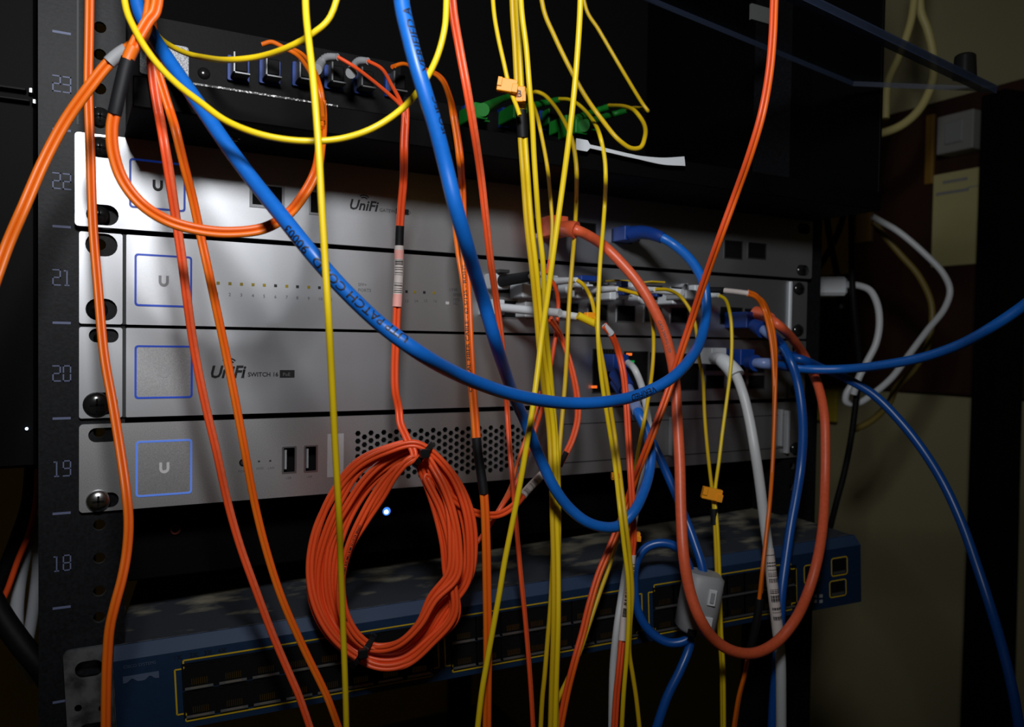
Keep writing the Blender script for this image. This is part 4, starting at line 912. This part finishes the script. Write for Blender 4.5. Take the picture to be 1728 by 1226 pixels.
w1 = white_rod('long white boot in the lower port row left of centre', (838, 518), (945, 528), 12, 52, 2.5, r2=2.4)
w2 = white_rod('long white boot in the lower port row under the yellow bundle', (900, 522), (990, 537), 12, 50, 2.5, r2=2.1)
w3 = white_rod('white boot between the yellow strands in the upper port row', (1078, 488), (1152, 493), 10, 44, 2.3, r2=2.0)
mb = MB(); Q = resample([un(975, 532, Y=-49), un(1008, 548, Y=-52)], 8); tube(mb, Q, 2.3, m_ye, n=10); mb.build('yellow_wrap', w2); mb = MB(); T = un(996, 532, Y=-50); mb.box(T-Vector((3.2, 2, 1.7)), T+Vector((3.2, 2, 1.7)), m_clip, 0.4); mb.build('amber_clip', w2)
bb = white_rod('black boot with pale tip at the left end of the port rows', (846, 474), (896, 466), 10, 32, 3.4, m_sleeve, 3.0)
mb = MB(); Q = resample([un(894, 466, Y=-32), un(922, 461, Y=-42)], 6); tube(mb, Q, 1.7, m_label, n=10); mb.build('paper_wrap', bb)
mb = MB(); T = un(846, 458, Y=-10); mb.box(T-Vector((3.5, 4, 1)), T+Vector((3.5, 4, 1)), m_gap, 0.3); mb.build('latch', bb)
for (x0, y0, x1, y1, lb) in ((873, 480, 891, 502, 'white fibre plug between the black boot and the yellow bundle'), (946, 484, 962, 502, 'white fibre plug just right of the yellow bundle in unit 21'), (955, 476, 975, 492, 'narrow white fibre plug touching the arching yellow strand base'), (1068, 498, 1080, 514, 'white fibre plug left of the salmon cable in unit 21'), (1125, 499, 1135, 513, 'white fibre plug right of the salmon cable in unit 21'), (1020, 488, 1032, 506, 'white fibre plug above the dark square ports in unit 21')):
    a = un(x0, y1, Y=-10); b = un(x1, y0, Y=-10); mb = MB(); mb.box((a.x, -16, a.z), (b.x, 0, b.z), m_white, 0.7); o = mb.build('fibre_plug'); tag(o, lb, 'fibre plug', 'small white fibre plugs in unit 21'); ROOTS.append(o)
mb = MB(); a = un(1150, 498, Y=-20); mb.box(a-Vector((5, 10, 3)), a+Vector((5, 10, 3)), m_greyp, 0.8); T = un(1158, 480, Y=-20); mb.cyl(a, T, 2, 1.2, m_greyp, 10); o = mb.build('fibre_plug'); tag(o, 'grey clear plug with raised latch left of the blue bow in unit 21', 'fibre plug')
# --- red and orange strands from the ports
cab('fibre_cable', 'red orange strand dropping behind the yellow bundle and back down to the coil', [(930, 472, 40), (937, 484), (942, 510, 455), (940, 545), (934, 590, 452), (926, 635), (917, 680), (905, 720, 448), (893, 755), (882, 790, 440), (866, 825), (848, 852), (830, 880, 425), (805, 915), (780, 945), (765, 975, 415), (748, 1010), (735, 1040, 412)], 1.2, m_or2)
cab('fibre_cable', 'second red orange strand running down left of the yellow crossing cable', [(912, 660, 455), (903, 700, 452), (885, 745), (872, 785, 444), (862, 820), (842, 858), (820, 893, 430), (795, 930), (772, 965, 420), (745, 1005), (725, 1040, 416)], 1.0, m_or)
cab('fibre_cable', 'paired red orange strands bulging right of the yellow bundle to a black tip', [(928, 538, 52), (938, 552), (950, 575, 460), (960, 605), (969, 640), (974, 670, 460), (975, 705), (967, 738), (955, 765, 458), (944, 785, 460)], 1.0, m_or2, 'duplex', roll=lambda t: 0.6*math.sin(t*6), M2=m_salmon, extra=[e_boot((956, 762), (944, 785), 1.8, 1.8, m_sleeve, 'black_tip')])
cab('fibre_cable', 'red orange duplex from a white tipped plug down to a white barcode label', [(1020, 549, 52), (1032, 565), (1044, 595, 465), (1052, 630), (1057, 680, 462), (1060, 730), (1063, 780, 447), (1066, 830, 444), (1068, 880, 444), (1069, 910), (1066, 940, 446), (1061, 990), (1054, 1040, 442), (1050, 1080), (1045, 1130, 436), (1040, 1180), (1032, BOT, 430)], 1.12, m_or2, 'duplex', roll=lambda t: 0.4,
    extra=[e_clip(1069, 904, 448, 22, 15, rot=0.05, label='small amber clip'), e_sleeve((1066, 936), (1051, 1078), 2.25, m_label, 'barcode_label', label='white wrap label with printed bars', bars=(6, 48)), e_boot((1030, 562), (1020, 549), 1.6, 2.2, m_white, 'white_tip')])
cab('fibre_cable', 'long orange duplex slanting from top right down through the tangle', [(1310, TOP, 385), (1306, 12), (1304, 60), (1298, 125), (1285, 195, 385), (1265, 262), (1240, 332), (1215, 400, 410), (1190, 470), (1167, 540, 440), (1147, 600), (1131, 650, 448), (1115, 695), (1099, 737, 441), (1083, 778, 446), (1070, 812, 456), (1058, 848, 460), (1045, 885), (1030, 922, 450), (1010, 970), (995, 1020, 440), (984, 1065), (970, 1115, 432), (955, 1175), (925, BOT, 425)], 1.18, m_or2, 'duplex', roll=0.2, M2=m_or)
cab('fibre_cable', 'dull yellow strand running beside the slanting orange duplex at the bottom', [(1062, 850, 466), (1050, 885), (1040, 915, 462), (1028, 955), (1012, 1000, 448), (995, 1050), (978, 1100, 434), (958, 1145), (940, 1185), (905, BOT, 425)], 1.25, m_ye2)
cab('fibre_cable', 'yellow strand peeling off the left side of the centre bundle near the bottom', [(934, 900, 440), (932, 960), (929, 1020, 436), (924, 1080), (919, 1140, 432), (915, 1180), (908, BOT, 430)], 1.3, m_ye2)
# --- right side
cab('ethernet_cable', 'salmon orange network cable hanging in a big U at the right', [(945, 385, 24), (972, 388, 40), (990, 396), (1018, 414, 470), (1047, 442), (1076, 476), (1100, 515, 465), (1120, 558), (1133, 605), (1140, 655, 468), (1143, 710), (1147, 780, 455), (1149, 860), (1154, 940, 438), (1165, 1000), (1182, 1045, 434), (1207, 1080), (1240, 1099, 446), (1275, 1101), (1310, 1083, 460), (1340, 1048), (1362, 1003), (1378, 950, 488), (1388, 890), (1392, 820, 520), (1393, 760), (1391, 700, 538), (1381, 652, 552), (1361, 607, 572), (1336, 570), (1312, 547, 45), (1292, 533), (1274, 527, 18)], 3.1, m_salmon,
    text=[(('CAT6 24AWG UTP', 95, 2.4, m_greyink), dict(ang=0.4))],
    extra=[e_boot((972, 388), (948, 385), 4.2, 5.0, m_salmon), e_box(930, 384, 8, (12, 20, 12), m_salmon, 'plug'), e_boot((1300, 538), (1276, 528), 3.8, 4.8, m_salmon)])
cab('fibre_cable', 'thin orange duplex falling from the pale sleeve at far right into a black sleeve', [(1262, 494, 48), (1276, 500), (1289, 520, 518), (1298, 552, 512), (1304, 590, 508), (1307, 640), (1307, 700, 500), (1304, 780, 490), (1299, 850, 474), (1293, 905), (1287, 960, 462), (1282, 1005), (1278, 1040, 462), (1270, 1080), (1262, 1110), (1256, 1140, 468), (1246, 1180), (1225, BOT, 478)], 1.15, m_or3, 'duplex', roll=lambda t: 0.3+0.7*math.sin(t*2.5),
    extra=[e_sleeve((1282, 1008), (1268, 1095), 2.3, m_sleeve, 'heat_shrink_sleeve', label='black heat shrink sleeve'), lc((1222, 490), 34, m_sleeve, 2.2, 3.0), e_tail([(1222, 490, 34), (1242, 492), (1264, 495, 48)], 1.75, m_label, 'paper_wrap'), e_tail([(1270, 495, 48), (1288, 508), (1300, 535, 525), (1308, 575), (1309, 630, 505), (1307, 700), (1303, 790, 486), (1297, 870, 476), (1290, 935, 468), (1284, 1000, 463)], 1.1, m_or3)])
cab('ethernet_cable', 'blue cable dropping down left of the salmon loop at right', [(1272, 548, 30), (1298, 562, 45), (1318, 580, 540), (1334, 608, 530), (1346, 645), (1353, 690, 524), (1355, 735), (1351, 790, 520), (1343, 840), (1334, 890, 508), (1326, 945), (1319, 1000, 496), (1316, 1055), (1312, 1110, 488), (1306, 1180), (1298, BOT, 485)], 2.95, m_blue2,
    extra=[e_boot((1300, 563), (1284, 555), 3.2, 4, m_clearbt, label='frosted strain relief'), e_boot((1288, 556), (1256, 540), 4.2, 5.5, m_bluebt), e_box(1252, 540, 10, (13, 22, 11), m_bluebt, 'plug', label='blue network plug')])
cab('ethernet_cable', 'blue cable running out horizontally to the right edge', [(1262, 612, 30), (1290, 613, 45), (1330, 619, 545), (1375, 623), (1430, 622, 530), (1500, 614), (1560, 602, 480), (1620, 581), (1675, 551, 430), (1728, 515), (1800, 455, 400), (1960, 330, 390)], 2.95, m_blue,
    extra=[e_boot((1300, 614), (1272, 612), 3.1, 4, m_clearbt, label='frosted strain relief'), e_boot((1276, 612), (1250, 606), 4.2, 5.5, m_bluebt), e_box(1244, 602, 10, (13, 20, 11), m_bluebt, 'plug', label='blue network plug')])
cab('ethernet_cable', 'blue cable falling in a long arc to the lower right corner', [(1318, 600, 30), (1352, 606, 45), (1385, 620, 552), (1425, 637), (1472, 664, 540), (1517, 708), (1558, 760, 520), (1592, 815), (1622, 880, 500), (1647, 950), (1670, 1020, 480), (1692, 1095), (1712, 1180, 465), (1735, BOT, 455)], 2.95, m_blue2,
    extra=[e_boot((1340, 603), (1318, 600), 3.3, 4.2, m_bluebt)])
cab('ethernet_cable', 'thick white cable falling behind the right yellow strands with a printed label', [(1205, 603, 22), (1222, 610, 40), (1240, 630), (1254, 665, 500), (1264, 705), (1273, 755, 490), (1282, 815), (1290, 880, 490), (1298, 940), (1305, 1000, 484), (1312, 1060), (1317, 1110, 482), (1318, 1180), (1318, BOT, 480)], 3.1, m_wcab,
    extra=[e_boot((1240, 634), (1206, 602), 3.6, 5.6, m_white), e_box(1198, 600, 12, (13, 18, 11), m_white, 'plug', label='white network plug'), e_sleeve((1296, 925), (1314, 1075), 3.35, m_label, 'printed_label', bars=(4, 50), label='pale printed wrap label')])
cab('ethernet_cable', 'white cable looping out of a port behind the blue bow', [(1060, 612, 25), (1072, 625, 40), (1083, 652), (1091, 690, 480), (1096, 730), (1095, 770, 478), (1086, 805), (1076, 845, 474), (1068, 890), (1060, 940, 462), (1050, 1000), (1041, 1060, 450), (1035, 1120), (1033, 1185), (1032, BOT, 445)], 2.1, m_wcab)
cab('ethernet_cable', 'dark blue cable passing twice through the grey ferrite clamp', [(1040, 640, 18), (1060, 668, 26), (1082, 712, 504), (1104, 752, 490), (1128, 805), (1152, 862, 480), (1172, 915), (1186, 962, 466), (1187, 1010), (1178, 1050), (1160, 1078, 460), (1130, 1084), (1100, 1068), (1078, 1035, 462), (1070, 990), (1073, 950), (1090, 924, 468), (1118, 916), (1145, 925), (1162, 955, 466), (1166, 1010), (1168, 1060, 462), (1163, 1092), (1148, 1130), (1124, 1180, 452), (1075, BOT, 445)], 2.6, m_blue2,
    extra=[e_boot((1076, 700), (1048, 652), 3.4, 4.2, m_clearbt, label='frosted strain relief'), e_boot((1056, 665), (1038, 634), 5, 5.6, m_bluebt, 'boot_hood')])
# ferrite clamp
fr_ = thing('ferrite_clamp', 'grey plastic ferrite clamp on the dark blue cable', 'ferrite clamp', un(1180, 1065, D=462))
ax = (un(1188, 968, D=462)-un(1172, 1060, D=462)); ctr = (un(1188, 968, D=462)+un(1172, 1060, D=462))/2; az = ax.normalized(); axx = R_-az*R_.dot(az); axx.normalize(); ayy = az.cross(axx); hl2 = ax.length/2
def fcap(mb, z0, z1, r, M, bev=2):
    n = 28; rings = [(z0, r-bev), (z0+bev, r), (z1-bev, r), (z1, r-bev)]; vs = []
    for z, rr in rings:
        for i in range(n):
            q = 2*math.pi*i/n; c_, s_ = math.cos(q), math.sin(q); e = 0.7
            vs.append(ctr+axx*rr*math.copysign(abs(c_)**e, c_)+ayy*rr*math.copysign(abs(s_)**e, s_)+az*z)
    mb.add(vs, [(j*n+i, j*n+(i+1) % n, (j+1)*n+(i+1) % n, (j+1)*n+i) for j in range(3) for i in range(n)], M, True); mb.add(vs[:n]+vs[-n:], [list(range(n))[::-1], list(range(n, 2*n))], M)
mb = MB(); fcap(mb, -hl2-1, hl2+1, 11.3, m_greyp); mb.build('shell', fr_)
def fbox(x, z, w_, h, M, name, d=11.6):
    mb = MB(); mb.box((-w_/2, -h/2, -0.8), (w_/2, h/2, 0.8), M, 0.3); mb.v = [ctr+axx*(x+v.x)+az*(z+v.y)-(ayy if ayy.dot(fw) > 0 else -ayy)*(d+v.z) for v in mb.v]; return mb.build(name, fr_)
fbox(3.5, 6, 4.6, 9, m_white, 'latch'); fbox(3.5, 6, 2.2, 6, m_greyp, 'latch_window', 12.2); fbox(-9, 11, 3, 2.5, m_dark, 'latch_window', 9.6); fbox(-4, -15.5, 5, 4, m_dark, 'latch_window', 10.9); fbox(3.5, -9, 5, 8, m_white, 'latch')
# --- background cables at right
cab('power_cable', 'white cable arching right then curling back behind the blue cables', [(1472, 365, 760), (1484, 372), (1515, 390), (1560, 428), (1592, 462), (1603, 490, 740), (1594, 520), (1565, 557), (1535, 597), (1505, 637), (1475, 663, 720), (1448, 680), (1428, 678), (1428, 665), (1440, 645, 715)], 3.0, m_wcab)
cab('power_cable', 'dull ochre cable hanging inside the white arch at right', [(1474, 374, 800), (1490, 395), (1520, 430), (1550, 465), (1571, 510, 790), (1572, 550), (1562, 590), (1540, 625), (1512, 655, 780), (1500, 680), (1470, 710), (1440, 725, 770)], 3.2, mat('ochre_jacket', s2l((116, 100, 44)), rough=0.5))
cab('power_cable', 'short white cable curving down from the white adapter plug', [(1430, 480, 690), (1450, 482), (1468, 490), (1480, 512), (1484, 545, 690), (1478, 580), (1462, 612), (1448, 640, 690), (1440, 665, 692)], 3.0, m_wcab)
ap = thing('power_adapter', 'white adapter block plugged in just right of the rack', 'adapter', un(1405, 500, D=690))
a = un(1374, 498, D=690); b = un(1432, 466, D=690); mb = MB(); L_ = (b-a).dot(R_); H_ = (b-a).dot(U_); mb.box((0, 0, 0), (L_, 24, H_), m_white, 2.5); mb.v = [a+R_*v.x+fw*v.y+U_*v.z for v in mb.v]; mb.build('housing', ap)
cab('power_cable', 'black cable hanging down beside the white adapter', [(1436, 300, 690), (1437, 380), (1438, 470, 684), (1441, 520), (1446, 570), (1450, 620), (1444, 680, 700), (1436, 740), (1424, 800), (1412, 845, 700), (1398, 900), (1380, 960, 705)], 2.6, m_rubber)
for i, (pts, lbl) in enumerate((([(1388, 300, 720), (1400, 400), (1412, 460), (1420, 520, 720)], 'black cable, left of the crossing pair before the yellow panel'), ([(1440, 300, 730), (1415, 390), (1395, 430), (1372, 465, 730)], 'black cable, right of the crossing pair before the yellow panel'))):
    cab('power_cable', lbl, pts, 2.8, m_rubber)
m_cream = mat('cream_jacket', s2l((180, 170, 110)), rough=0.5)
cab('power_cable', 'cream cable forming the loop behind the clear door at upper right', [(1560, TOP, 800), (1553, 15), (1565, 50), (1574, 90, 800), (1575, 130), (1563, 165), (1545, 192), (1520, 212, 800), (1490, 224), (1465, 228, 800)], 4.2, m_cream)
cab('power_cable', 'cream cable slanting from the loop down behind the clear door', [(1548, TOP, 790), (1540, 20), (1530, 60), (1515, 100, 790), (1498, 140), (1494, 200, 790)], 3.8, m_cream)
# --- background at lower left
pl_l = 560
m_gw = mat('grey_white_jacket', s2l((180, 184, 190)), rough=0.5)
cab('power_cable', 'pale grey cable, left of the two hanging behind the left rail', [(56, 870, 520), (44, 925), (33, 980), (28, 1040, 520), (31, 1080), (42, 1110), (58, 1150, 520)], 4.0, m_gw)
cab('power_cable', 'pale grey cable, right of the two hanging behind the left rail', [(68, 870, 530), (66, 930), (61, 985, 530), (54, 1040), (46, 1085), (38, 1125, 530)], 3.6, m_gw)
cab('power_cable', 'thick black cable crossing the lower left corner', [(-40, 960, 480), (0, 1035), (35, 1085, 480), (75, 1135), (120, 1215, 480)], 6.5, m_rubber)
cab('power_cable', 'thin red orange cable in the dark gap at lower left', [(64, 790, 500), (60, 850), (50, 895), (30, 945), (10, 1000, 500), (-20, 1060, 500)], 1.8, m_or2)
cab('power_cable', 'black cable in the gap above the pale cables at lower left', [(58, 770, 505), (50, 850), (32, 905, 505), (12, 955), (-15, 1010, 505)], 5, m_rubber)

for o in ROOTS:
    if "org" in o: del o["org"]
